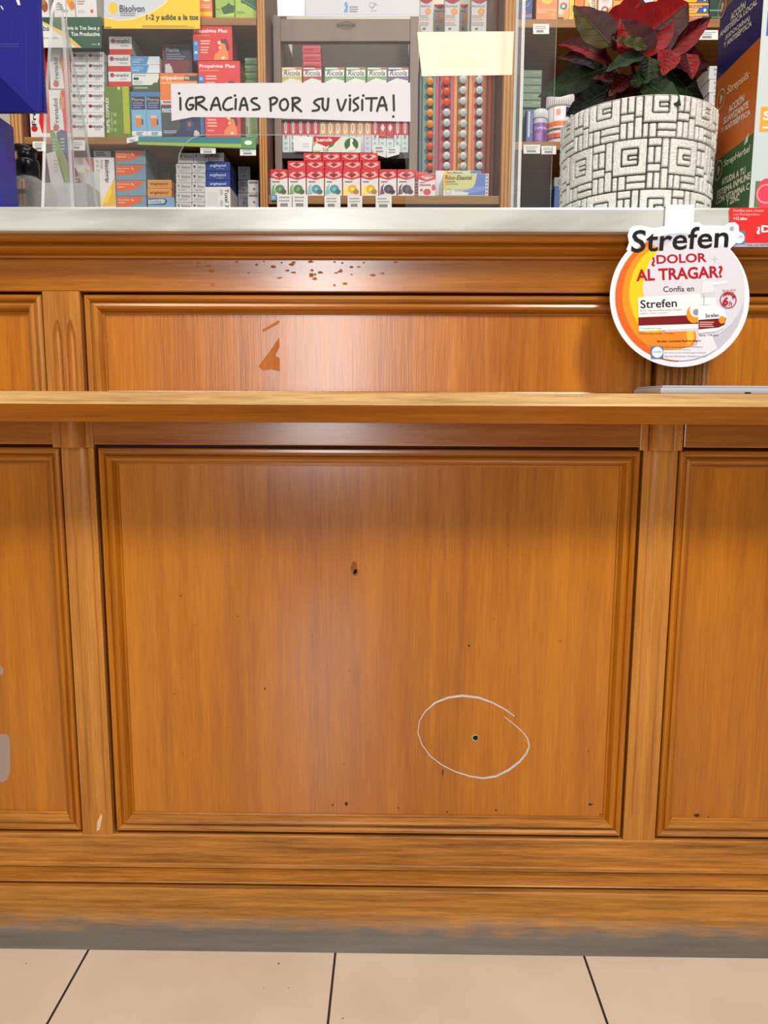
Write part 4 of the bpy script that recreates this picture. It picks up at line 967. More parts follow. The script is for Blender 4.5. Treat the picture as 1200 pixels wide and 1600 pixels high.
# ---- left bay, top shelf
DY = YI
def B(cat_label, rect, col, dec=(), Y=DY, depth=0.09, name='medicine_box', group=None, zb=None, **k):
    return pbox(name, 'medicine box', cat_label, rect, Y, depth, col, dec, group, zb=zb, **k)
WHT, OFF = (226, 224, 222), (206, 206, 206)
BK = (40, 36, 40)
gt = 'boxes on the upper left shelf'
B('white box with brown nut picture over the green sign', (50, -40, 75, 25), WHT, [('c', 69, 10, 5, 9, (150, 84, 40)), ('c', 67, 2, 4, 5, (180, 120, 70)), ('l', 52, 4, 62, 18, 3, (150, 150, 150))], group=gt, zb=Z_top)
B('white box with yellow flower picture over the green sign', (83, -40, 116, 25), WHT, [('p', [(101, 0), (114, -4), (116, 14), (110, 17), (106, 10)], (232, 160, 34)), ('c', 112, 8, 4, 6, (214, 130, 30)), ('l', 87, 6, 98, 16, 3, (150, 150, 150)), ('t', 'tos', 95, 15, 105, 19, (70, 60, 90))], group=gt, zb=Z_top)
B('plain white box with small red spot over the green sign', (117, -40, 150, 24), WHT, [('c', 142.5, 17.5, 2.4, 3, (206, 90, 70)), ('l', 120, 1, 134, 7, 2, (170, 140, 140)), ('l', 120, 16, 132, 20, 2, (190, 190, 190))], group=gt, zb=Z_top)
B('green box tucked behind the yellow cough sign', (168, -40, 190, 25), (104, 160, 76), [('r', 171, -30, 176, 24, (140, 190, 110))], Y=1.86, group=gt, zb=Z_top)
B('orange and yellow box at the right of the yellow sign', (306, -40, 331, 26), (232, 118, 40), [('r', 306, 18, 331, 25, (246, 196, 40)), ('t', 'PARA NIÑOS', 314, 6, 329, 9, (255, 240, 220), {'res': 2}), ('t', 'Y FLEMAS', 314, 10, 328, 13, (255, 240, 220), {'res': 2}), ('r', 318, -4, 328, 2, (240, 220, 160))], group=gt, zb=Z_top)
B('lime box with small dark ivy leaf by the upright', (336, -40, 366, 26), (150, 180, 70), [('p', [(345, 12), (352, 9), (357, 4), (361, 8), (366, 9), (365, 20), (360, 25), (350, 24), (347, 18)], (44, 88, 44)), ('r', 337, 14, 343, 15, (90, 120, 50)), ('p', [(336.5, 25), (365, 20), (365, 25.5), (336.5, 25.5)], (190, 206, 110))], group=gt, zb=Z_top)
B('lime box with large dark ivy leaf by the upright', (367, -40, 401, 26), (166, 194, 80), [('p', [(377, -8), (400, -8), (400, 17), (392, 12), (384, 7), (376, 4)], (40, 92, 46)), ('s', [(378, 0), (399, 12)], 0.8, (120, 170, 90)), ('l', 369, 18, 384, 21, 2, (90, 130, 50))], group=gt, zb=Z_top)

# ---- left bay, middle shelf
FR = (188, 30, 34)
g = 'red and white upright boxes'
B('red and white upright box beside the blue display, nearest the oak upright', (44, 75, 75, 208), WHT, [('p', [(75, 76), (60, 76), (58, 100), (62, 140), (60, 175), (58, 190), (62, 208), (75, 208)], (214, 30, 30)), ('t', 'Frenadol', 47, 132, 54, 196, BK, {'rot': 90, 'b': 0.02}), ('c', 50.5, 201, 5, 5, (190, 26, 30))], group=g, zb=Z_mid, side=(214, 30, 30))
for y0, y1, lb in ((76, 139, 'upper red and white box with sideways lettering behind the screen foot'), (140, 208, 'lower red and white box with sideways lettering behind the screen foot')):
    B(lb, (77, y0, 110, y1), WHT, [('p', [(110, y0+1), (97, y0+1), (95, y0+22), (98, y0+40), (99, y1), (110, y1)], (214, 50, 44)), ('p', [(96, y0+4), (101, y0+14), (101, y0+28), (97, y0+32), (94, y0+22)], (206, 130, 60)), ('t', 'Frenadol', 84, y0+14, 91, y1-11, BK, {'rot': 90, 'b': 0.02}), ('c', 86.5, y1-8, 4.5, 5, (176, 40, 34)), ('t', 'Forte', 92.5, y0+14, 95.5, y0+30, (90, 80, 84), {'rot': 90, 'res': 2})], group=g, zb=Z_mid if y1 > 200 else None, side=(214, 40, 36))
vs8 = [81, 97, 113, 129, 144, 160, 176, 192, 208]
def frena(x0, x1, y0, y1):
    w_, h_ = x1-x0, y1-y0
    return [('c', x0+w_*0.2, y0+h_*0.35, h_*0.17, h_*0.17, (120, 22, 34)), ('t', 'renadol', x0+w_*0.3, y0+h_*0.16, x0+w_*0.92, y0+h_*0.5, BK, {'b': 0.02, 'res': 2}), ('l', x0+w_*0.45, y0+h_*0.56, x0+w_*0.85, y0+h_*0.72, 2, (170, 166, 168))]
for x0, x1, nm in ((111, 135.5, 'seen through the screen foot'), (136, 162.5, 'beside the olive box')):
    for i in range(8):
        B('white red-dot box, %s in the column %s' % (place(i, 8), nm), (x0, vs8[i], x1, vs8[i+1]-0.3), WHT, frena(x0, x1, vs8[i], vs8[i+1]), group='small white boxes in two tall columns', zb=Z_mid if i == 7 else None, depth=0.11)
for i, (x0, y0, x1, y1) in enumerate(((170.5, 57, 206, 87), (169, 85.5, 204, 111.5), (169.5, 112, 205, 134.6))):
    yb = y1 if i else 86
    h_ = yb-y0
    B('white box with red base and red dot, %s of three on the olive box' % ['topmost', 'middle', 'lowest'][i], (x0, y0, x1, 85.2 if i == 0 else (111.6 if i == 1 else y1)), WHT,
      [('r', x0, y0+h_*0.68, x1, 85.2 if i == 0 else (111.6 if i == 1 else y1), (206, 42, 32)), ('c', x0+6, y0+h_*0.24, 3.2, 3.6, FR), ('t', 'renadol', x0+10, y0+h_*0.12, x1-4, y0+h_*0.36, BK, {'b': 0.015, 'res': 2}), ('l', x0+18, y0+h_*0.46, x1-4, y0+h_*0.56, 2, (170, 160, 160))], depth=0.13, group='red-based white boxes', side=(214, 208, 206))
B('olive green box with pale sideways lettering and lime band', (164.3, 134.8, 203.5, 209), (104, 128, 44), [('r', 192.5, 135, 202, 209, (168, 180, 40)), ('t', 'FLUMIL COMPLEX', 165.5, 152, 170.5, 207, (226, 232, 210), {'rot': 90, 'b': 0.02}), ('t', '500 mg/200 mg', 172.5, 176, 175.5, 206, (206, 214, 180), {'rot': 90, 'res': 2}), ('c', 187, 138, 2.5, 2.5, (226, 206, 60)), ('l', 177, 176, 182, 206, 3, (150, 170, 90))], zb=Z_mid, side=(120, 140, 50), depth=0.07)
for i, (y0, y1) in enumerate(((88, 100.8), (101, 114.2))):
    B('flat blue and white box, %s of two over the white and green box' % ('upper', 'lower')[i], (204.5, y0, 249.5, y1), (76, 144, 200), [('p', [(229, y1), (233, y0+0.5), (249, y0+0.5), (249, y1)], (224, 226, 230)), ('t', 'couldina', 206, y0+2, 224, y0+7, (180, 214, 236), {'res': 2}), ('l', 206, y0+8, 220, y0+10, 1, (160, 200, 226))], depth=0.11, group='blue and white flat boxes', side=(210, 206, 206))
B('white box with green base over the two navy boxes', (206.5, 114.5, 249, 142.8), (222, 222, 214), [('r', 206.5, 133, 249, 142.8, (58, 84, 50)), ('p', [(236, 133.5), (241, 129), (246, 129), (247.5, 124), (248.8, 122), (248.8, 135), (236, 135)], (58, 84, 50)), ('r', 209, 121, 217, 125, (44, 50, 44)), ('l', 210, 117, 232, 119, 1, (170, 180, 160)), ('l', 209, 127, 224, 131, 2, (170, 172, 168)), ('l', 209, 136, 234, 138.5, 1, (150, 170, 140))], depth=0.1, side=(70, 92, 60))
for i, (x0, x1) in enumerate(((205, 228.3), (228.7, 252))):
    B('navy and sky-blue box with mug picture, the one %s' % ('touching the olive box', 'touching the charcoal remedy box')[i], (x0, 143.2, x1, 212), (120, 172, 206), [('r', x0, 143.4, x1, 151, (72, 116, 166)), ('r', x0+1, 151, x1-1, 171, (36, 38, 66)), ('t', 'Pharma', x0+2.5, 153, x1-3, 158, (214, 190, 170), {'res': 2}), ('l', x0+3, 160, x1-3, 169, 3, (130, 140, 180)), ('p', [(x0+6, 184), (x1-7, 184), (x1-8, 198), (x0+7, 198)], (214, 130, 60)), ('r', x0+7, 180, x1-8, 184.5, (226, 190, 140)), ('p', [(x1-7, 186), (x1-5, 186), (x1-5, 195), (x1-7.5, 195)], (80, 60, 60)), ('r', x0, 205, x1, 212, (222, 224, 224)), ('l', x0+7, 206.5, x1-5, 211, 3, (60, 60, 60))], zb=Z_mid, group='navy mug boxes')
B('maroon box with navy upper half and white plaster shape', (254, 69.5, 300, 114), (124, 40, 56), [('r', 257, 72, 300, 94, (44, 42, 70)), ('t', 'Pharma', 260, 74.5, 280, 81, (200, 196, 204), {'b': 0.005}), ('l', 260, 84, 290, 93, 3, (130, 130, 150)), ('p', [(257.5, 114), (257.5, 101), (264, 99), (268, 105), (270, 114)], (214, 206, 210)), ('p', [(292, 114), (293, 105), (300, 104), (300, 114)], (80, 50, 90))], Y=1.84, side=(90, 30, 44))
B('orange cold remedy box half hidden by the thank-you strip', (250, 114.2, 309.5, 164.6), (228, 120, 34), [('r', 288, 118.5, 308.8, 126, (62, 48, 70)), ('t', 'grippalnorm', 251.5, 118, 296, 126.5, (246, 232, 220), {'b': 0.02}), ('r', 251, 128, 308, 131, (236, 168, 110)), ('r', 251, 156.5, 309, 163, (206, 206, 204)), ('l', 254, 158, 276, 161, 1, (120, 120, 120))], side=(206, 104, 30), depth=0.07)
B('charcoal and navy night remedy box under the thank-you strip', (252.8, 165, 319.6, 212.5), (36, 40, 76), [('p', [(253, 165.5), (275, 165.5), (282, 180), (280, 200), (268, 212), (253, 212)], (72, 72, 78)), ('t', 'noct', 254, 168, 270, 176, (224, 224, 228), {'b': 0.02}), ('c', 296, 196, 7, 9, (44, 62, 110)), ('c', 296, 194, 3, 4, (150, 96, 70)), ('l', 255, 204, 280, 208, 2, (170, 176, 200)), ('r', 313.5, 166, 319.6, 212, (52, 120, 180)), ('p', [(302, 212), (303, 205), (306, 203), (310, 206), (312, 212)], (214, 190, 180))], Y=1.822, zb=Z_mid, depth=0.08)
def propal(x0, y0, x1, y1, full=True):
    w_ = x1-x0
    d = [('t', 'Propalgina', x0+2.5, y0+5.5, x0+w_*0.6, y0+12.5, (246, 236, 230), {'b': 0.02}), ('t', 'Plus', x0+w_*0.65, y0+5.5, x0+w_*0.88, y0+11, (246, 236, 230), {'b': 0.02}), ('l', x0+3, y0+14.5, x0+w_*0.55, y0+16, 1, (240, 130, 90)), ('r', x0+0.5, y0+23, x0+8.5, y1-0.5, (46, 126, 190)), ('c', x0+4.5, y0+28, 2.5, 3, (120, 190, 226)), ('r', x0+2.3, y0+40, x0+6.6, y0+44, (200, 224, 236)), ('l', x0+12, y0+23, x0+w_*0.5, y0+29, 2, (244, 190, 170)), ('l', x0+12, y0+33, x0+w_*0.42, y0+43, 3, (240, 170, 150))]
    if full:
        d += [('p', [(x0+w_*0.52, y1-1), (x0+w_*0.55, y1-9), (x0+w_*0.68, y1-17), (x0+w_*0.66, y1-28), (x0+w_*0.8, y1-30), (x0+w_*0.84, y1-18), (x0+w_*0.88, y1-18), (x0+w_*0.9, y1-1)], (236, 130, 70)), ('p', [(x0+w_*0.68, y1-28), (x0+w_*0.74, y1-34), (x0+w_*0.86, y1-33), (x0+w_*0.92, y1-22), (x0+w_*0.9, y1-15), (x0+w_*0.86, y1-15), (x0+w_*0.82, y1-26)], (104, 38, 46)), ('c', x0+w_*0.67, y1-28, 2.4, 2.6, (250, 220, 180)), ('c', x0+w_*0.68, y1-20, 1.6, 1.8, (250, 220, 180)), ('c', x0+w_*0.76, y1-4, 2.4, 2.4, (250, 220, 180))]
    return d
B('red box with orange figure, topmost of three beside the maroon box', (301.5, 40, 363, 94.6), (216, 40, 42), propal(301.5, 40, 363, 94.6), Y=1.803, depth=0.06, side=(150, 40, 44), group='red cold remedy boxes')
B('red box with orange figure, middle of three, cut by the thank-you strip', (310, 95, 375.5, 160), (220, 44, 46), propal(310, 95, 375.5, 160), Y=1.803, depth=0.06, side=(160, 44, 48), group='red cold remedy boxes')
B('red box with orange figure, lowest of three, below the thank-you strip', (320, 160.4, 376, 212.5), (222, 52, 52), [('r', 312, 0, 312, 0, FR)][1:]+propal(320, 163.4, 376, 212.5)[8:]+[('l', 324, 186, 340, 198, 3, (244, 180, 160)), ('l', 324, 203, 336, 205, 1, (244, 180, 160))], Y=1.803, depth=0.06, zb=Z_mid, side=(160, 44, 48), group='red cold remedy boxes')
gs = [90, 101.5, 113, 124, 136, 148, 163]
for i in range(6):
    B('flat green box, %s in the stack beside the oak upright' % place(i, 6), (383, gs[i], 402, gs[i+1]-0.3), (96, 136, 74), [('l', 382, gs[i]+2, 400, gs[i]+4, 1, (150, 180, 110)), ('r', 381, gs[i+1]-2.2, 402, gs[i+1]-0.5, (70, 104, 54))], Y=1.87, group='flat green boxes by the upright')
B('pale green and white box at the foot of the green stack', (379, 163.2, 402.3, 212.5), (196, 206, 180), [('r', 390, 164, 402, 212, (150, 176, 110)), ('t', 'Herbal', 384, 198, 387.5, 211, (60, 60, 60), {'rot': 90, 'res': 2}), ('p', [(386, 212), (402, 198), (402, 212)], (112, 170, 60))], Y=1.868, zb=Z_mid)

# ---- left bay, lower shelf
B('white box with red and yellow stripe behind the screen foot', (116, 246, 147.5, 322), (222, 218, 214), [('p', [(134, 247), (147, 247), (147, 272)], (214, 90, 70)), ('p', [(134, 262), (147, 272), (147, 312), (138, 300)], (230, 180, 70))], Y=1.835, zb=Z_low)
B('white and yellow box with sideways dark lettering', (148, 246, 179.5, 322), (226, 222, 218), [('p', [(179, 276), (179, 322), (158, 322), (166, 308)], (236, 180, 30)), ('p', [(148.5, 285), (160, 316), (156, 322), (148.5, 310)], (240, 214, 110)), ('t', 'Bisolgrip', 163.5, 250, 171.5, 285, (44, 42, 60), {'rot': -90, 'b': 0.02}), ('t', 'forte', 158.5, 250, 162.5, 264, (190, 60, 60), {'rot': -90}), ('l', 151, 250, 157, 268, 3, (190, 188, 190)), ('p', [(160, 314), (172, 290), (174, 300), (166, 318)], (250, 206, 60))], zb=Z_low, depth=0.06)
B('small grey box lying on the white and yellow box', (146, 235.5, 173, 245.7), (170, 168, 168), [('l', 150, 238, 168, 243, 2, (70, 70, 80))], Y=1.84)
os_ = [235, 257.5, 282, 306.5, 331]
for i in range(4):
    y0, y1 = os_[i], os_[i+1]
    B('orange and grey-blue box with white swoosh, %s of its stack of four' % place(i, 4), (180+i*0.8, y0, 227.5+i*0.5, y1-0.4), (120, 148, 164), [('p', [(180.5+i, y0+1), (226, y0+1), (218, y0+10), (205, y0+15), (180.5+i, y0+17)], (224, 96, 34)), ('t', 'ibuprofeno', 182+i, y0+4, 203, y0+8, (246, 206, 180), {'res': 2}), ('l', 182+i, y0+9.5, 198, y0+11, 1, (240, 180, 140)), ('o', 208, y0+5.5, 2, 0.8, (250, 240, 230), (100, 330))], group='orange and grey-blue boxes', zb=Z_low if i == 3 else None, depth=0.1)
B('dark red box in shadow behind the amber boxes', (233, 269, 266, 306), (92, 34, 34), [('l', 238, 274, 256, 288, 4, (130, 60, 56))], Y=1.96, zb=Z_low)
for i, (y0, y1) in enumerate(((281, 294.4), (294.8, 308))):
    B('small amber box with dark lettering, %s of the pair' % ('upper', 'lower')[i], (230.3, y0, 268, y1), (222, 142, 44), [('t', 'angileptol', 235, y0+3.5, 263, y0+9.5, (92, 52, 20), {'b': 0.02, 'res': 2}), ('r', 231, y0+0.6, 267.5, y0+1.6, (236, 176, 90))], group='amber boxes')
B('white and light blue box beneath the two amber boxes', (231, 308.3, 272.5, 331), (124, 168, 206), [('p', [(232, 310), (258, 310), (262, 314), (258, 320), (232, 320)], (44, 58, 96)), ('p', [(232, 312), (256, 311), (259, 314), (256, 318), (232, 319)], (196, 204, 212)), ('t', 'Couldina', 234, 312.5, 252, 317, (60, 66, 80), {'res': 2})], zb=Z_low, Y=1.822)
def ilv(x0, x1, y0, y1): return [('p', [(x0+2, y0+3), (x0+6, y0+3), (x0+5, y0+6), (x0+4, y0+7.5)], (70, 64, 70)), ('t', 'Ilvico', x0+9, y0+2.8, x1-2, y0+7.5, (84, 80, 86), {'b': 0.01, 'res': 2}), ('l', x0+4, y0+9.5, x1-5, y0+12, 2, (170, 168, 170))]
c1 = [256, 271, 286, 301, 316.5, 331]
for cx0, cx1, nm, off in ((275, 299.4, 'beside the amber boxes', 0), (300, 321, 'beside the deep blue boxes', -0.4)):
    for i in range(5):
        B('white heart-marked box, %s in column %s' % (place(i, 5), nm), (cx0, c1[i]+off, cx1, c1[i+1]-0.4+off), (206, 204, 204), ilv(cx0, cx1, c1[i], c1[i+1]), group='small white heart boxes', zb=Z_low if i == 4 else None)
for x0, x1, nm in ((279, 302, 'behind the rounded corner of the screen opening'), (302.5, 326, 'in the middle of the row under the teal strip'), (326.5, 350, 'above the deep blue boxes')):
    yy = [238.5, 252.6] if x0 > 320 else [239, 255.3]
    for i in range(len(yy)-1):
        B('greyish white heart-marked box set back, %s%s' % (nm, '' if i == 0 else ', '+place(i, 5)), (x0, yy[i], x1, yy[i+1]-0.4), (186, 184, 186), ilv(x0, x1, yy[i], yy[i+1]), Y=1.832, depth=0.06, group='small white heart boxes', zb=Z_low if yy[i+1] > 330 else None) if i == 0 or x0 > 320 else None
for i, (y0, y1) in enumerate(((253, 267.4), (267.8, 281.6), (282, 291.6))):
    B('deep blue box with white lettering, %s of three on the white box' % ('topmost', 'middle', 'lowest')[i], (321.8-i*0.3, y0, 359.4, y1), (30, 60, 140), [('t', 'angileptol', 328, y0+3, 353, y0+9 if i < 2 else y0+8, (200, 212, 236), {'b': 0.015, 'res': 2}), ('l', 338, y0+10, 352, y0+11, 1, (120, 150, 210))], group='deep blue boxes', depth=0.08)
B('white box with sideways lettering beneath the deep blue boxes', (320.5, 292, 360, 331), (222, 220, 216), [('t', 'Tusal 3', 351.5, 295, 357.5, 324, (50, 48, 56), {'rot': -90, 'b': 0.02}), ('l', 344, 296, 349, 322, 2, (180, 180, 180)), ('r', 324, 300, 340, 320, (212, 210, 208))], zb=Z_low, depth=0.1, Y=1.82)
g2 = [260, 281.5, 302, 331]
for i in range(3):
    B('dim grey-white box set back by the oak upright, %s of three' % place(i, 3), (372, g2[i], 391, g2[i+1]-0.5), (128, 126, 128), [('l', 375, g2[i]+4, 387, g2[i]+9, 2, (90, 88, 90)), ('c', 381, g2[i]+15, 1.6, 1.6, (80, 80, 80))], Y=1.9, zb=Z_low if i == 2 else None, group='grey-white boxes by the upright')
    if i: B('white box with dark spot by the oak upright, %s of two' % ('', 'upper', 'lower')[i], (387.5, g2[i], 404, g2[i+1]-0.5), (202, 200, 200), [('r', 389, g2[i]+2, 403, g2[i]+5.5, (110, 108, 110)), ('c', 397, g2[i]+14, 2, 2, (110, 110, 112))], Y=1.84, zb=Z_low if i == 2 else None, group='white boxes by the upright', depth=0.07)

# ---- centre bay: taupe display rack
YR = 1.87
rk = empty('display_rack', (xc(540, 300, YR), YR+0.1, Z_c), 'taupe wooden cough sweet rack between the oak uprights', 'display rack')
xs0, xs1, xs2, xs3 = xc(428.5, 170, YR), xc(439.5, 170, YR), xc(640, 170, YR), xc(653, 170, YR)
zr1 = zc(23, YR)
for a, b_ in ((xs0, xs1), (xs2, xs3)):
    mb = MB(); mb.box(a, b_, YR, YR+0.24, Z_c, zr1, W_TAUPE, 0.001); mb.build('side_panel', rk)
mb = MB(); mb.box(xs1, xs2, YR+0.004, YR+0.02, zc(63, YR), zc(28, YR), W_TAUPE, 0.001)
print_on(mb, [('p', [(525, 37), (541, 32), (556, 37), (556, 42), (541, 48), (525, 42)], (112, 96, 88)), ('t', 'Juanola', 526, 36.5, 555, 43, (70, 60, 56), {'b': 0.02})], lambda x, y, k: at(x, y, YR+0.004-0.0002*k), 0.6)
mb.build('header_board', rk)
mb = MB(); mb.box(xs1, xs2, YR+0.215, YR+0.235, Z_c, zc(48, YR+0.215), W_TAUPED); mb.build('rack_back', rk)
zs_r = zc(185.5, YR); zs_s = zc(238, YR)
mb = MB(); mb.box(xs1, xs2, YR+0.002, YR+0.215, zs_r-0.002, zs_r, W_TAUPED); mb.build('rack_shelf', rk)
mb = MB(); mb.box(xs1, xs2, YR+0.002, YR+0.215, zs_s-0.013, zs_s, card((58, 54, 54), 0.5)); mb.build('rack_shelf', rk)
mb = MB(); mb.box(xs1, xs2, YR+0.10, YR+0.215, zs_r, zc(104, YR+0.1), card((126, 120, 112), 0.5)); mb.build('rack_step', rk)
# cough sweet boxes in the rack
YQ2 = YR+0.01
for x0, x1, c, lb in ((440.5, 472, (206, 178, 92), 'yellow cough sweet box beside the rack side'), (473.5, 503, (186, 66, 84), 'crimson cough sweet box beneath the red stack'), (507.5, 538.5, (128, 164, 124), 'green cough sweet box next to the crimson one'), (540.5, 571.5, (136, 170, 132), 'green cough sweet box, middle of the three green ones'), (573.5, 604.5, (128, 164, 124), 'green cough sweet box next to the purple one'), (605.5, 638.5, (122, 92, 134), 'purple cough sweet box at the rack end')):
    B(lb, (x0, 105, x1, 186), c, [('p', [(x0+1, 111), (x1-1, 108.5), (x1-1, 119), (x0+1, 119.5)], (232, 232, 226)), ('t', 'Ricola', x0+3, 110, x1-3, 118, (40, 44, 40), {'b': 0.01, 'i': 0.25, 'res': 2}), ('r', x0+1, 106, x1-9, 108, (225, 226, 214)), ('p', [(x0+1, 128), (x0+14, 122), (x1-1, 126), (x1-1, 132), (x0+1, 136)], (226, 230, 214)), ('c', x0+16, 155, 9, 10, (210, 200, 120)), ('p', [(x1-12, 106), (x1-1, 106), (x1-1, 109), (x1-7, 109)], (206, 90, 70))], Y=YQ2, depth=0.04, group='cough sweet boxes in the taupe rack', zb=zs_r)
rsx = [70.5, 83.5, 95.5, 104.6]
for i in range(3):
    B('dark pink box standing up, %s of three on the crimson sweet box' % ('topmost', 'middle', 'lowest')[i], (472.5+i*0.5, rsx[i], 501+i*0.6, rsx[i+1]-0.4), (190, 62, 76), [('r', 474, rsx[i]+2, 500, rsx[i]+4, (206, 110, 112)), ('l', 476, rsx[i]+6, 496, rsx[i]+8, 1, (150, 40, 60))], Y=YQ2, depth=0.04, group='dark pink boxes')
# narrow stick packs
sx = 441.2; W_ = 11.6
kinds = [0]*5+[1]*7+[0, 2, 2, 0, 0]
for i, kd in enumerate(kinds):
    x0 = 441.2+i*11.63; x1 = x0+11.1; c = ((204, 60, 66), (222, 160, 96), (196, 54, 62))[kd]
    d = [('r', x0, 211, x1, 238, (200, 214, 212) if kd != 1 else (196, 198, 206)), ('l', x0+3, 214, x0+8, 234, 3, (160, 176, 180))]
    if kd == 0: d += [('p', [(x0+0.5, 203), (x0+5.5, 213), (x1-0.3, 203), (x1-0.3, 206), (x0+5.5, 216), (x0+0.5, 206)], (186, 34, 44)), ('p', [(x0+3.5, 191), (x0+5.5, 189.5), (x0+7.5, 191), (x0+7, 207), (x0+5.5, 209), (x0+4, 207)], (240, 226, 224)), ('r', x0+5, 193, x0+6, 205, (120, 60, 66))]
    elif kd == 1: d += [('p', [(x0+5, 190), (x0+8, 195), (x0+8, 205), (x0+5, 210), (x0+3, 205), (x0+3, 195)], (240, 232, 214)), ('r', x0+4.6, 195, x0+6, 205, (150, 130, 120))]
    else: d += [('p', [(x0+5.5, 193), (x0+9, 199.5), (x0+5.5, 206), (x0+2, 199.5)], (242, 226, 226)), ('r', x0, 210, x1, 216, (180, 44, 54))]
    lb = ('red and white stick pack with arrow', 'tan stick pack with white oval', 'deep red stick pack with white diamond')[kd]
    where = ORD[i]+' ' if 0 < i < 9 else ''
    B('%s, %s along the row counted from the oak-upright side' % (lb, ['first', 'second', 'third', 'fourth', 'fifth', 'sixth', 'seventh', 'eighth', 'ninth', 'tenth', 'eleventh', 'twelfth', 'thirteenth', 'fourteenth', 'fifteenth', 'sixteenth', 'seventeenth'][i]), (x0, 190.5, x1, 238), c, d, Y=YR+0.012, depth=0.03, group='stick packs in the rack', zb=zs_s, name='stick_pack')
sign('shelf_card', [(458, 212), (488, 214), (487.5, 237), (459, 236)], YR-0.006, (226, 228, 226), [('l', 473, 224, 486, 230, 2, (200, 200, 200))], 'blank white card leaning before the red stick packs', 'price tag')
sign('price_tag', [(583, 232), (585, 225.5), (604, 229.5), (603, 246.5), (583, 240)], YR-0.006, (214, 214, 212), [('l', 587, 230, 600, 238, 2, (140, 140, 140))], 'grey-white price tag tilting down, below the diamond stick packs', 'price tag')
sign('price_tag', [(604, 232), (624, 228), (624, 241), (604, 246.5)], YR-0.0075, (220, 220, 218), [('l', 607, 233, 620, 239, 2, (140, 140, 140))], 'grey-white price tag tilting up, below the last stick packs', 'price tag')
sign('cough_sign', [(489, 212.5), (565, 214.5), (563.5, 238.5), (489, 237.5)], 1.862, (214, 220, 204), [('r', 489.5, 214, 500, 238, (150, 186, 90)), ('p', [(500, 216), (530, 219), (518, 234), (489.5, 236), (489.5, 230)], (222, 226, 214)), ('p', [(489.5, 213), (533, 214), (525, 222), (510, 229.5), (489.5, 221)], (190, 26, 32)), ('p', [(515, 226.5), (525, 221), (520, 229), (512, 232)], (60, 120, 56)), ('t', 'Juanola', 493.5, 215.5, 519, 223, (244, 236, 232), {'b': 0.02}), ('t', 'TOS', 504, 231.5, 513, 236.5, (44, 60, 44), {'b': 0.0}), ('c', 549, 226, 11, 10.5, (52, 96, 44)), ('p', [(547, 217), (551, 216), (552, 221), (550, 223), (552, 228), (557, 233), (552, 236), (546, 236), (541, 234), (547, 228)], (226, 230, 218))], 'small red and green cough sign above the red packs')
# red cough sweet packs
def jtop(x0, y0, x1, y1): return [('p', [(x0+2, y0+5), (x0+9, y0+2.5), (x0+14, y0+4), (x1-5, y0+2.5), (x1-2, y0+6), (x1-9, y0+9.5), (x0+14, y1-1.5), (x0+8, y0+8.5)], (240, 176, 170)), ('p', [(x0+8, y0+5.5), (x0+14, y0+3), (x0+20, y0+5.5), (x0+14, y0+9.5)], (170, 22, 32)), ('t', 'Juanola', x0+8.5, y0+5, x0+20, y0+7.5, (70, 20, 26), {'b': 0.02, 'res': 2})]
for i in range(4):
    x0 = 474.3+i*29.2
    B('small flat red pack, %s of the four on top' % ('first from the oak upright', 'second from the oak upright', 'third from the oak upright', 'last')[i], (x0, 239, x0+28.3, 251), (206, 40, 48), jtop(x0, 239, x0+28.3, 251), Y=1.835, depth=0.032, name='sweet_pack', group='red cough sweet packs')
for i in range(5):
    x0 = 449.5+i*29.1
    B('small flat red pack, %s of the five in the second layer' % ('first from the oak upright', 'second from the oak upright', 'middle one', 'fourth from the oak upright', 'last')[i], (x0, 251.4, x0+28.2, 264.3), (208, 38, 46), jtop(x0, 251.4, x0+28.2, 264), Y=1.83, depth=0.037, name='sweet_pack', group='red cough sweet packs')
fr_ = [('green', (96, 130, 84)), ('green', (96, 130, 84)), ('teal', (92, 146, 152)), ('teal', (92, 146, 152)), ('yellow', (226, 174, 50)), ('yellow', (226, 174, 50)), ('dark purple', (82, 66, 78)), ('dark purple', (82, 66, 78))]
for i, (nm, c) in enumerate(fr_):
    x0 = 422.3+i*28.35; x1 = x0+27.4; y0 = 264.6
    d = [('p', [(x0, y0+0.5), (x1, y0+0.5), (x1, y0+13), (x0+14, y0+16.5), (x0, y0+13)], (206, 38, 46)), ('p', [(x0+1, y0+9), (x0+8, y0+4), (x0+14, y0+6), (x1-6, y0+3), (x1-1, y0+9), (x1-6, y0+12), (x0+14, y0+14), (x0+6, y0+12)], (238, 168, 164)), ('p', [(x0+7, y0+8), (x0+14, y0+5), (x0+21, y0+8), (x0+14, y0+14)], (166, 22, 32)), ('t', 'Juanola', x0+7.5, y0+7.3, x0+20.5, y0+10.5, (60, 16, 22), {'b': 0.02, 'res': 2}),
         ('c', x0+15, y0+31, 7.5, 7, c), ('c', x0+20.5, y0+35, 4.5, 4, tuple(int(k*0.75) for k in c)), ('p', [(x0+1, y0+40), (x0+3, y0+27), (x0+8, y0+22), (x0+6, y0+30), (x0+9, y0+38)], tuple(min(255, int(k*1.3)) for k in c)), ('c', x0+15, y0+31, 2.5, 2.5, tuple(min(255, int(k*1.35)) for k in c)), ('l', x0+3, y0+18.5, x0+15, y0+20.5, 1, (120, 110, 110))]
    B('upright red-topped pack with %s picture, %s' % (nm, ('the one nearer the oak upright', 'the one farther from the oak upright')[i % 2]), (x0, y0, x1, 305), (226, 222, 220), d, Y=1.826, depth=0.04, name='sweet_pack', group='upright cough sweet packs', zb=Z_c, side=(206, 90, 90))
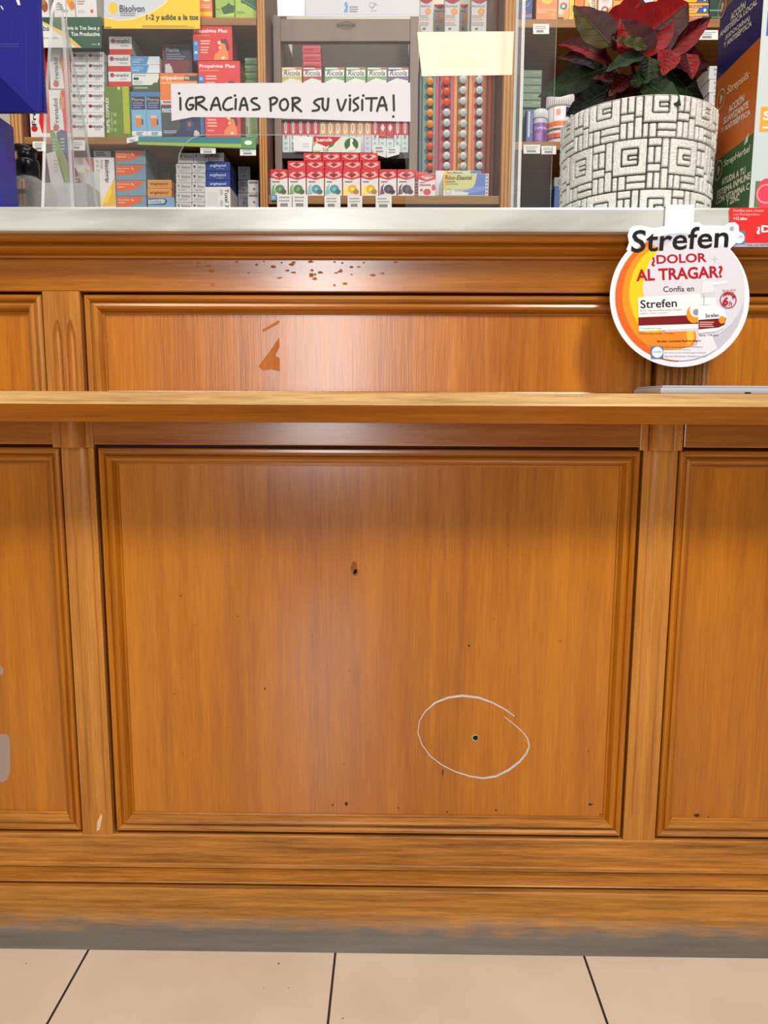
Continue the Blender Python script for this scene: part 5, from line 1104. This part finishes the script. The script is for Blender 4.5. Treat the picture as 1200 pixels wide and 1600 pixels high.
B('red-topped sweet pack tucked behind the strawberry pack', (648.6, 268, 668, 305), (206, 44, 52), [('r', 648.8, 283, 668, 305, (214, 206, 206)), ('l', 649, 287, 655, 302, 4, (150, 60, 70))], Y=1.846, depth=0.02, name='sweet_pack', zb=Z_c)
x0, y0 = 653.5, 271
B('red-topped sweet pack with strawberry-pink picture', (653.5, 271, 680.5, 305), (228, 222, 220), [('p', [(x0, y0+0.5), (x0+27, y0+0.5), (x0+27, y0+9), (x0+13, y0+13), (x0, y0+9)], (208, 40, 48)), ('p', [(x0+3, y0+5), (x0+9, y0+3), (x0+20, y0+3), (x0+24, y0+6), (x0+13, y0+10)], (240, 186, 180)), ('t', 'Juanola', x0+8, y0+3, x0+21, y0+6, (50, 16, 22), {'b': 0.02, 'res': 2}), ('r', x0+2, y0+17, x0+20, y0+19.5, (200, 90, 104)), ('c', x0+14, y0+29, 6, 5, (200, 66, 84)), ('c', x0+5, y0+26, 2, 2, (160, 60, 80)), ('c', x0+24, y0+22, 3, 5, (204, 80, 100)), ('l', x0+2, y0+13.5, x0+13, y0+14.8, 1, (110, 100, 104))], Y=1.828, depth=0.016, name='sweet_pack', zb=Z_c)
B('yellow-green and blue decongestant box standing in front', (692.5, 271, 763.5, 305.5), (206, 206, 130), [('p', [(693, 271.5), (706, 271.5), (699, 290), (693, 298)], (236, 186, 70)), ('p', [(745, 271.5), (758.5, 271.5), (758.5, 305), (730, 305), (738, 296), (743, 285)], (86, 116, 190)), ('p', [(693, 305), (693, 298), (730, 296), (738, 297), (730, 305)], (214, 220, 214)), ('p', [(720, 299), (742, 292), (758.5, 291), (758.5, 297), (738, 302)], (110, 140, 206)), ('t', 'Rino-Ebastel', 695, 274, 737.5, 281, (52, 44, 30), {'b': 0.02, 'i': 0.2}), ('l', 695, 283, 712, 285, 1, (150, 120, 50)), ('l', 695, 287, 722, 288.2, 1, (130, 130, 90)), ('o', 701, 299, 4.5, 0.7, (120, 130, 140)), ('l', 710, 296, 735, 299, 2, (150, 160, 180)), ('r', 758.6, 271.5, 763.2, 305, (206, 206, 212)), ('l', 759.5, 273, 762.5, 303, 6, (110, 112, 120))], Y=1.822, depth=0.03, zb=Z_c, side=(206, 206, 210))
B('matching decongestant box standing behind, only its top edge showing', (680.5, 266.5, 751, 305), (196, 206, 170), [('p', [(681, 267), (694, 267), (694, 305), (681, 305)], (222, 222, 226)), ('p', [(694, 267), (705, 267), (705, 272), (694, 272)], (236, 196, 90)), ('p', [(735, 267), (750.5, 267), (750.5, 272), (735, 272)], (90, 116, 184)), ('t', 'Rino-Ebastel', 698, 268.5, 722, 271.5, (60, 52, 40), {'b': 0.02, 'i': 0.2, 'res': 2})], Y=1.856, depth=0.03, zb=Z_c, side=(214, 214, 218))

# bottle display with coloured strips
YD = 1.93
bdp = empty('bottle_display', (xc(710, 300, YD), YD, Z_c), 'tall bottle rack of teal, crimson, orange and rust strips', 'bottle rack')
us = [655, 680, 708.5, 737, 766.5]
zd1 = zc(108, YD); zd0 = Z_c
for i, c in enumerate(((116, 158, 152), (188, 52, 80), (220, 136, 34), (200, 84, 34))):
    mb = MB(); mb.box(xc(us[i], 200, YD), xc(us[i+1], 200, YD), YD, YD+0.012, zd0, zd1, card(c, 0.35), 0.0008)
    xm = (xc(us[i], 200, YD)+xc(us[i+1], 200, YD))/2
    for s in (-1, 1): mb.box(xm+s*0.0125-0.001, xm+s*0.0125+0.001, YD-0.005, YD, zd0+0.03, zd1-0.004, card((88, 76, 70), 0.5))
    mb.build('strip', bdp)['label'] = ('teal', 'crimson', 'orange', 'rust')[i]+' strip of the bottle rack'
mb = MB(); mb.box(xc(653.5, 200, YD), xc(655, 200, YD)+0.0005, YD-0.02, YD+0.19, zd0, zd1, card((40, 44, 46), 0.5)); mb.build('side_panel', bdp)
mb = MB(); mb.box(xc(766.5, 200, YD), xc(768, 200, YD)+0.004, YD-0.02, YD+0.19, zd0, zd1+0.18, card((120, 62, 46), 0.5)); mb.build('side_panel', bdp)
mb = MB(); mb.box(xc(655, 200, YD), xc(766.5, 200, YD), YD-0.02, YD+0.19, zd1, zd1+0.012, W_TAUPE); mb.build('top_shelf', bdp)
proto = {}
AM, RO, WC = (244, 160, 50), (240, 88, 40), (214, 220, 220)
rows = [[127, 143, 160, 177, 194, 211, 229, 245, 261], [127, 143, 160, 176, 192, 209, 227, 243.5, 259.5], [124.5, 141, 158, 176, 193, 209.5, 227.5, 244, 260], [124.5, 141, 158, 175.5, 192.5, 209, 226.5, 243.5, 259.5]]
ccols = [672, 698, 724, 749.5]; sn = ['teal', 'crimson', 'orange', 'rust']
colr = lambda ci, ri: ((AM if ri < 5 else RO) if ci == 0 else (RO if ri < 3 else WC) if ci == 1 else WC)
cn = {AM: 'amber', RO: 'red-orange', WC: 'white'}
for ci in range(4):
    for ri in range(9):
        c = colr(ci, ri); p = at(ccols[ci], rows[ci][ri], YD-0.0185)
        lb = 'small %s-capped bottle in the %s strip, %s' % (cn[c], sn[ci], ['top row', 'second row', 'third row', 'fourth row', 'middle row', 'sixth row', 'seventh row', 'eighth row', 'bottom row'][ri])
        if c not in proto:
            e = empty('small_bottle', p, lb, 'bottle', 'capped bottles in the coloured rack')
            mb = MB(); mb.lathe(p, [(0.0066, 0.006), (0.0070, 0.008), (0.0070, 0.0165)], card((84, 74, 70), 0.3), 16, 'Y'); mb.build('bottle_body', e)
            mb = MB(); mb.lathe(p, [(0.003, 0), (0.0062, 0.0006), (0.0083, 0.002), (0.0089, 0.004), (0.0089, 0.006), (0.0080, 0.0064)], card(c, 0.35), 22, 'Y')
            mb.lathe(p, [(0.003, -0.0002), (0.0042, 0.0001), (0.0045, 0.0006)], card(tuple(int(k*0.93) for k in c), 0.35), 16, 'Y'); mb.build('cap', e); e.rotation_euler.x = math.radians(21)
            proto[c] = e
        else:
            s = proto[c]; e = s.copy(); COL.objects.link(e); e.location = p; e['label'] = lb
            for ch in list(s.children):
                k = ch.copy(); COL.objects.link(k); k.parent = e
# white boxes with orange slice on top of the bottle rack
for x0, x1, y0, Y, lb in ((656.5, 675.5, -30, 1.90, 'white box with orange slice beside the taupe rack'), (678, 696.5, 7, 1.98, 'white box with orange slice set back between two taller ones'), (695.5, 718, -30, 1.90, 'white box with orange slice in the middle of the row'), (719, 731, 7, 1.98, 'narrow white box set back beside the middle orange-slice box'), (737, 760.5, -30, 1.90, 'white box with orange slice nearest the cream gap')):
    w_ = x1-x0; ysh = 0 if y0 < 0 else 8
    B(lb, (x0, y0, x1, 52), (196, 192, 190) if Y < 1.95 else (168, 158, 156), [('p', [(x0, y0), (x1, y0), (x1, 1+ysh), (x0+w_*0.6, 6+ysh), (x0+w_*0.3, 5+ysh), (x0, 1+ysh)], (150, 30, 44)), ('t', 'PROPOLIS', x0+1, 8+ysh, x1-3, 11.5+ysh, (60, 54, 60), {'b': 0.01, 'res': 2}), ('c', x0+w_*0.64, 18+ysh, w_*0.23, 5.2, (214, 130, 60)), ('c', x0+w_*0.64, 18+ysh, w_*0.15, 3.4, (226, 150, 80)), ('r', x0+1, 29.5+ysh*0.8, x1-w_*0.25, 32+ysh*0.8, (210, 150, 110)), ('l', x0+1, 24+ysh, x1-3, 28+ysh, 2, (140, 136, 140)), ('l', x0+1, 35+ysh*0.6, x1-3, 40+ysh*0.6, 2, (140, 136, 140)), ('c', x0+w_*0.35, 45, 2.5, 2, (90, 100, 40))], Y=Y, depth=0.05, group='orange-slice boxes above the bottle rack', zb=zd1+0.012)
# blue corner tag and black gap under the green packs
sign('shelf_clip', R(423.5, 304, 432, 313), YB-0.006, (90, 150, 190), [('l', 425, 307, 430, 310, 2, (210, 226, 236))], 'tiny light blue tag on the shelf end by the oak upright', 'price tag')

# ---- right bay, top shelf
gr = 'vitamin boxes on the upper shelf behind the poinsettia'
def ring3(cx, cy, r): return [('o', cx, cy, r, r*0.45, (190, 50, 60), (30, 150)), ('o', cx, cy, r, r*0.45, (60, 130, 80), (150, 270)), ('o', cx, cy, r, r*0.45, (60, 50, 110), (270, 390))]
B('navy box with yellow dot and red band at the screen edge', (815, -40, 832.5, 28), (36, 56, 116), [('c', 819, -1, 4, 3, (236, 214, 60)), ('s', [(823, 11), (828, 4)], 0.8, (120, 170, 210)), ('c', 820, 18.5, 3, 1.6, (206, 120, 150)), ('r', 815.5, 22, 832, 24.5, (190, 50, 60)), ('r', 815.5, 24.5, 832, 27.5, (90, 130, 190))], group=gr, zb=Z_rt)
B('orange box with large yellow circle above the price tag', (838.5, -40, 872, 28), (236, 130, 60), [('c', 855, -3, 9, 9, (246, 206, 60)), ('c', 855, -3, 7, 7, (250, 180, 50)), ('r', 840, 14, 871, 17, (240, 160, 110)), ('p', [(860, 24), (868, 18), (868, 26)], (250, 170, 80)), ('l', 841, 18.5, 856, 20, 1, (250, 200, 160))], group=gr, zb=Z_rt)
B('grey-topped orange box with three-colour ring next to the circle box', (872.8, -40, 890, 31), (236, 150, 80), [('p', [(873, -39), (889.5, -39), (889.5, 12), (873, 22)], (206, 190, 178))]+ring3(881, 9.5, 5.5)+[('c', 877.5, 20, 4, 3.5, (224, 200, 176)), ('r', 873.3, 27, 882, 30.5, (90, 40, 60))], group=gr, zb=Z_rt)
B('narrow yellow box with sideways purple lettering', (890.4, -40, 897.5, 31), (240, 196, 60), [('t', 'Vitamina', 892, 8, 895, 26, (120, 70, 120), {'rot': 90, 'res': 2})], group=gr, zb=Z_rt)
B('deep orange box with sideways white lettering above the half-red leaf', (898.5, -40, 913, 30), (232, 120, 34), [('t', 'Ultra', 903, 12, 909, 28, (246, 236, 226), {'rot': 90, 'b': 0.02}), ('c', 903, 14, 3, 4, (246, 160, 70))], group=gr, zb=Z_rt)
B('cream and orange box with sideways black lettering', (914, -40, 934, 31), (236, 206, 170), [('r', 914.5, -39, 919, 30, (240, 170, 60)), ('r', 931.5, -39, 933.5, 30, (226, 120, 40)), ('t', 'NEOTROL', 925, -8, 930.5, 25, (44, 38, 44), {'rot': -90, 'b': 0.02}), ('l', 920, 4, 922, 15, 1, (150, 130, 120))], group=gr, zb=Z_rt)
B('grey and orange vitamin box with three-colour ring behind the top leaf', (935.5, -40, 957.5, 31), (220, 206, 198), [('p', [(936, 31), (936, 22), (957, 10), (957, 31)], (238, 140, 60)), ('t', 'VIT.C', 941, 0, 952, 4.5, (200, 100, 110), {'res': 2})]+ring3(946, 15.5, 5.8), group=gr, zb=Z_rt)
B('plain orange box with brown print lines beside the red bracts', (958.5, -40, 977, 31), (240, 156, 50), [('r', 960, 0, 972, 1.2, (150, 80, 20)), ('r', 961, 8.5, 975, 10.5, (120, 60, 20)), ('l', 961, 13, 974, 29, 5, (206, 116, 34))], group=gr, zb=Z_rt)
B('yellow box with red strip of sideways white lettering', (978.5, -40, 994.5, 31), (242, 180, 50), [('r', 986, -39, 994, 30, (150, 24, 34)), ('t', '20CAPS', 987.5, -14, 992, 10, (246, 236, 230), {'rot': 90, 'b': 0.02})], group=gr, zb=Z_rt)
B('lilac and white box above the big red bract', (995.5, -40, 1021.5, 31), (206, 204, 216), [('p', [(1000, 12), (1012, 2), (1021, 0), (1021, 10)], (190, 220, 236)), ('r', 996, -39, 1000, 30, (150, 140, 190))], group=gr, zb=Z_rt)
B('amber box with black dot above the big red bract', (1022, -40, 1045, 31), (242, 172, 60), [('c', 1030, 0, 3, 2, (50, 34, 30)), ('r', 1023, 6, 1044, 7, (226, 140, 40))], group=gr, zb=Z_rt)
B('red and blue box beside the yellow cold tablets', (1046, -40, 1056.5, 36), (214, 60, 44), [('r', 1046.3, 31, 1056.3, 36, (40, 90, 160)), ('t', 'Redox', 1048, 26, 1055, 29, (246, 230, 226), {'res': 2})], Y=1.85, group=gr, zb=Z_rt)
for i, (y0, y1) in enumerate(((-12, 4), (5, 21), (21.5, 37))):
    B('yellow and blue box with red name pill, %s of three near the tower' % ('topmost', 'middle', 'lowest')[i], (1065.5, y0, 1107, y1-0.4), (242, 180, 54), [('p', [(1088, y1-0.8), (1095, y0+3), (1106.5, y0+3), (1106.5, y1-0.8)], (30, 86, 150)), ('c', 1101.5, y0+11, 2.2, 2.5, (220, 230, 240)), ('r', 1080, y0+3.5, 1099, y0+7.5, (150, 20, 26)), ('c', 1076, y0+5.5, 3.4, 2.8, (214, 60, 34)), ('t', 'Redoxon', 1081.5, y0+4.2, 1097, y0+6.8, (246, 226, 220), {'res': 2, 'b': 0.01}), ('r', 1073, y0+10, 1086, y0+12, (150, 150, 140))], group='yellow and blue boxes near the tower', zb=Z_rt if i == 2 else None)
B('dark green striped box squeezed beside the tower', (1108.5, -10, 1128, 37), (26, 56, 44), [('r', 1109, 15, 1127, 17.5, (110, 150, 130)), ('r', 1109, 26, 1127, 28, (90, 130, 110))], Y=1.85, group=gr, zb=Z_rt)

# ---- right bay, middle shelf
gs2 = [109.5, 121.5, 133.5, 145.5, 157, 168.5]
for i in range(5):
    B('flat grey-green box, %s of five seen through the screen edge' % place(i, 5), (816, gs2[i], 847-i*0.5, gs2[i+1]-0.4), (98, 122, 92), [('l', 832, gs2[i]+3, 845, gs2[i]+5, 1, (130, 156, 120)), ('r', 817, gs2[i+1]-2, 846-i*0.5, gs2[i+1]-0.8, (76, 98, 72))], Y=1.86, group='flat grey-green boxes')
B('long green carton under the grey-green stack', (815.5, 169, 846, 219), (58, 96, 66), [('r', 817, 172, 821, 218, (44, 76, 52))], Y=1.865, zb=Z_rm)
B('slim indigo carton beside the purple bottle', (822.5, 171, 833, 219), (70, 74, 140), [('r', 825, 174, 828, 214, (186, 190, 214)), ('t', 'Calma', 829, 178, 831.5, 208, (160, 160, 200), {'rot': 90, 'res': 2})], Y=1.83, depth=0.028, zb=Z_rm)
def jar(name, u0, u1, v0, vcap, Y, body, cap_c, bands, label, zb, text=None, capr=1.0, dots=()):
    X0, X1 = xc(u0, 200, Y), xc(u1, 200, Y); r = (X1-X0)/2; c = Vector(((X0+X1)/2, Y+r, zb)); zt_ = zc(v0, Y, (u0+u1)/2)-zb; zcp = zc(vcap, Y, (u0+u1)/2)-zb
    e = empty(name, c, label, 'bottle' if r < 0.022 else 'tub')
    mb = MB(); mb.lathe(c, [(r*0.94, 0), (r, 0.002), (r, zcp-0.006), (r*0.92, zcp-0.001), (r*0.85, zcp)], card(body, 0.35), 36)
    def strip(z0, z1, col, a0=200, a1=340, k=1):
        n = 22; vs_ = []
        for i in range(n+1):
            a = math.radians(a0+(a1-a0)*i/n); rr = r+0.00018*k
            vs_ += [(c.x+rr*math.cos(a), c.y+rr*math.sin(a), c.z+z0), (c.x+rr*math.cos(a), c.y+rr*math.sin(a), c.z+z1)]
        mb.raw(vs_, [(2*i, 2*i+2, 2*i+3, 2*i+1) for i in range(n)], card(col, 0.35), True)
    for a, b_, col in bands: strip(zcp*a, zcp*b_, col, 180, 360)
    for a, b_, s0, s1, col in dots: strip(zcp*a, zcp*b_, col, s0, s1, 2)
    if text:
        s, a, b_, s0, s1, col = text; vs_, fs_ = letters(s, 0.01, 0, 3)
        mb.raw([(c.x+(r+0.0005)*math.cos(math.radians(s0+(s1-s0)*x)), c.y+(r+0.0005)*math.sin(math.radians(s0+(s1-s0)*x)), c.z+zcp*(a+(b_-a)*y)) for x, y in vs_], fs_, card(col, 0.35))
    mb.build('body', e)
    mb = MB(); rc = r*capr
    mb.lathe(c, [(rc, zcp), (rc, zt_-0.002), (rc*0.95, zt_)], card(cap_c, 0.35), 36)
    for i in range(36):
        a = 2*math.pi*i/36; mb.box(c.x+rc*math.cos(a)-0.0004, c.x+rc*math.cos(a)+0.0004, c.y+rc*math.sin(a)-0.0004, c.y+rc*math.sin(a)+0.0004, c.z+zcp+0.001, c.z+zt_-0.003, card(cap_c, 0.35))
    mb.build('lid', e)
    return e
jar('supplement_bottle', 834, 857, 169, 183, 1.828, (196, 190, 204), (220, 220, 222), [(0.1, 0.82, (134, 92, 160))], 'purple-labelled white supplement bottle on the shelf by the pot', Z_rm, ('Complex', 0.55, 0.7, 215, 330, (226, 216, 236)), 0.98, [(0.2, 0.45, 230, 270, (160, 120, 190)), (0.2, 0.5, 290, 320, (110, 70, 140))])
jar('supplement_tub', 857, 899, 141, 163, 1.835, (228, 222, 218), (230, 226, 224), [(0.50, 0.62, (232, 110, 44)), (0.40, 0.46, (96, 90, 90)), (0.24, 0.34, (214, 90, 50)), (0.20, 0.24, (120, 50, 90))], 'white supplement tub with orange bands half behind the pot', Z_rm, ('energy', 1.05, 1.25, 235, 330, (226, 92, 44)), 1.02, [(0.72, 0.95, 285, 310, (60, 50, 110)), (0.76, 0.9, 245, 262, (236, 150, 130))])
wst = [103, 124, 145, 166, 187, 207, 226]
for i in range(6):
    B('white carton, %s of six between pot and tower' % place(i, 6), (1108, wst[i], 1136, wst[i+1]-0.5), (208, 206, 206), [('t', 'Plus', 1115.5, wst[i]+4, 1124, wst[i]+8, (70, 66, 70), {'b': 0.01, 'res': 2}), ('l', 1115.5, wst[i]+11, 1130, wst[i]+15, 2, (150, 148, 150))], Y=1.83, zb=Z_rm if i == 5 else None, group='white cartons between pot and tower')
# ---- right bay, lower shelf
fl_ = [250, 274, 299, 331]
for i in range(3):
    B('pale grey carton with dark lettering, %s of three between pot and tower' % place(i, 3), (1092, fl_[i], 1132, fl_[i+1]-0.5), (190, 190, 196), [('t', 'Flavia', 1099, fl_[i]+9, 1122, fl_[i]+15, (44, 44, 76), {'b': 0.02, 'res': 2}), ('l', 1099, fl_[i]+18, 1120, fl_[i]+20, 1, (150, 150, 160))], Y=1.83, zb=Z_low if i == 2 else None, group='pale grey cartons')
B('grey carton on the blue one left of the pot', (866, 277, 888, 291.6), (150, 150, 156), [('o', 877, 285, 5, 1, (70, 70, 80), (90, 270))], Y=1.84, depth=0.07)
B('steel-blue carton half hidden by the left side of the pot', (866, 292, 890, 331), (62, 96, 150), [('c', 880, 305, 4, 7, (120, 160, 200))], Y=1.84, zb=Z_low, depth=0.07)

bpy.data.objects.remove(_to)
seen = {}
for o in bpy.data.objects:
    if o.parent is None and 'label' in o.keys(): seen.setdefault(o['label'], []).append(o.name)
for k, v_ in seen.items():
    if len(v_) > 1: print('DUPLICATE LABEL', k, v_)
    n = len(k.split())
    if not 4 <= n <= 16: print('LABEL LENGTH', n, k)
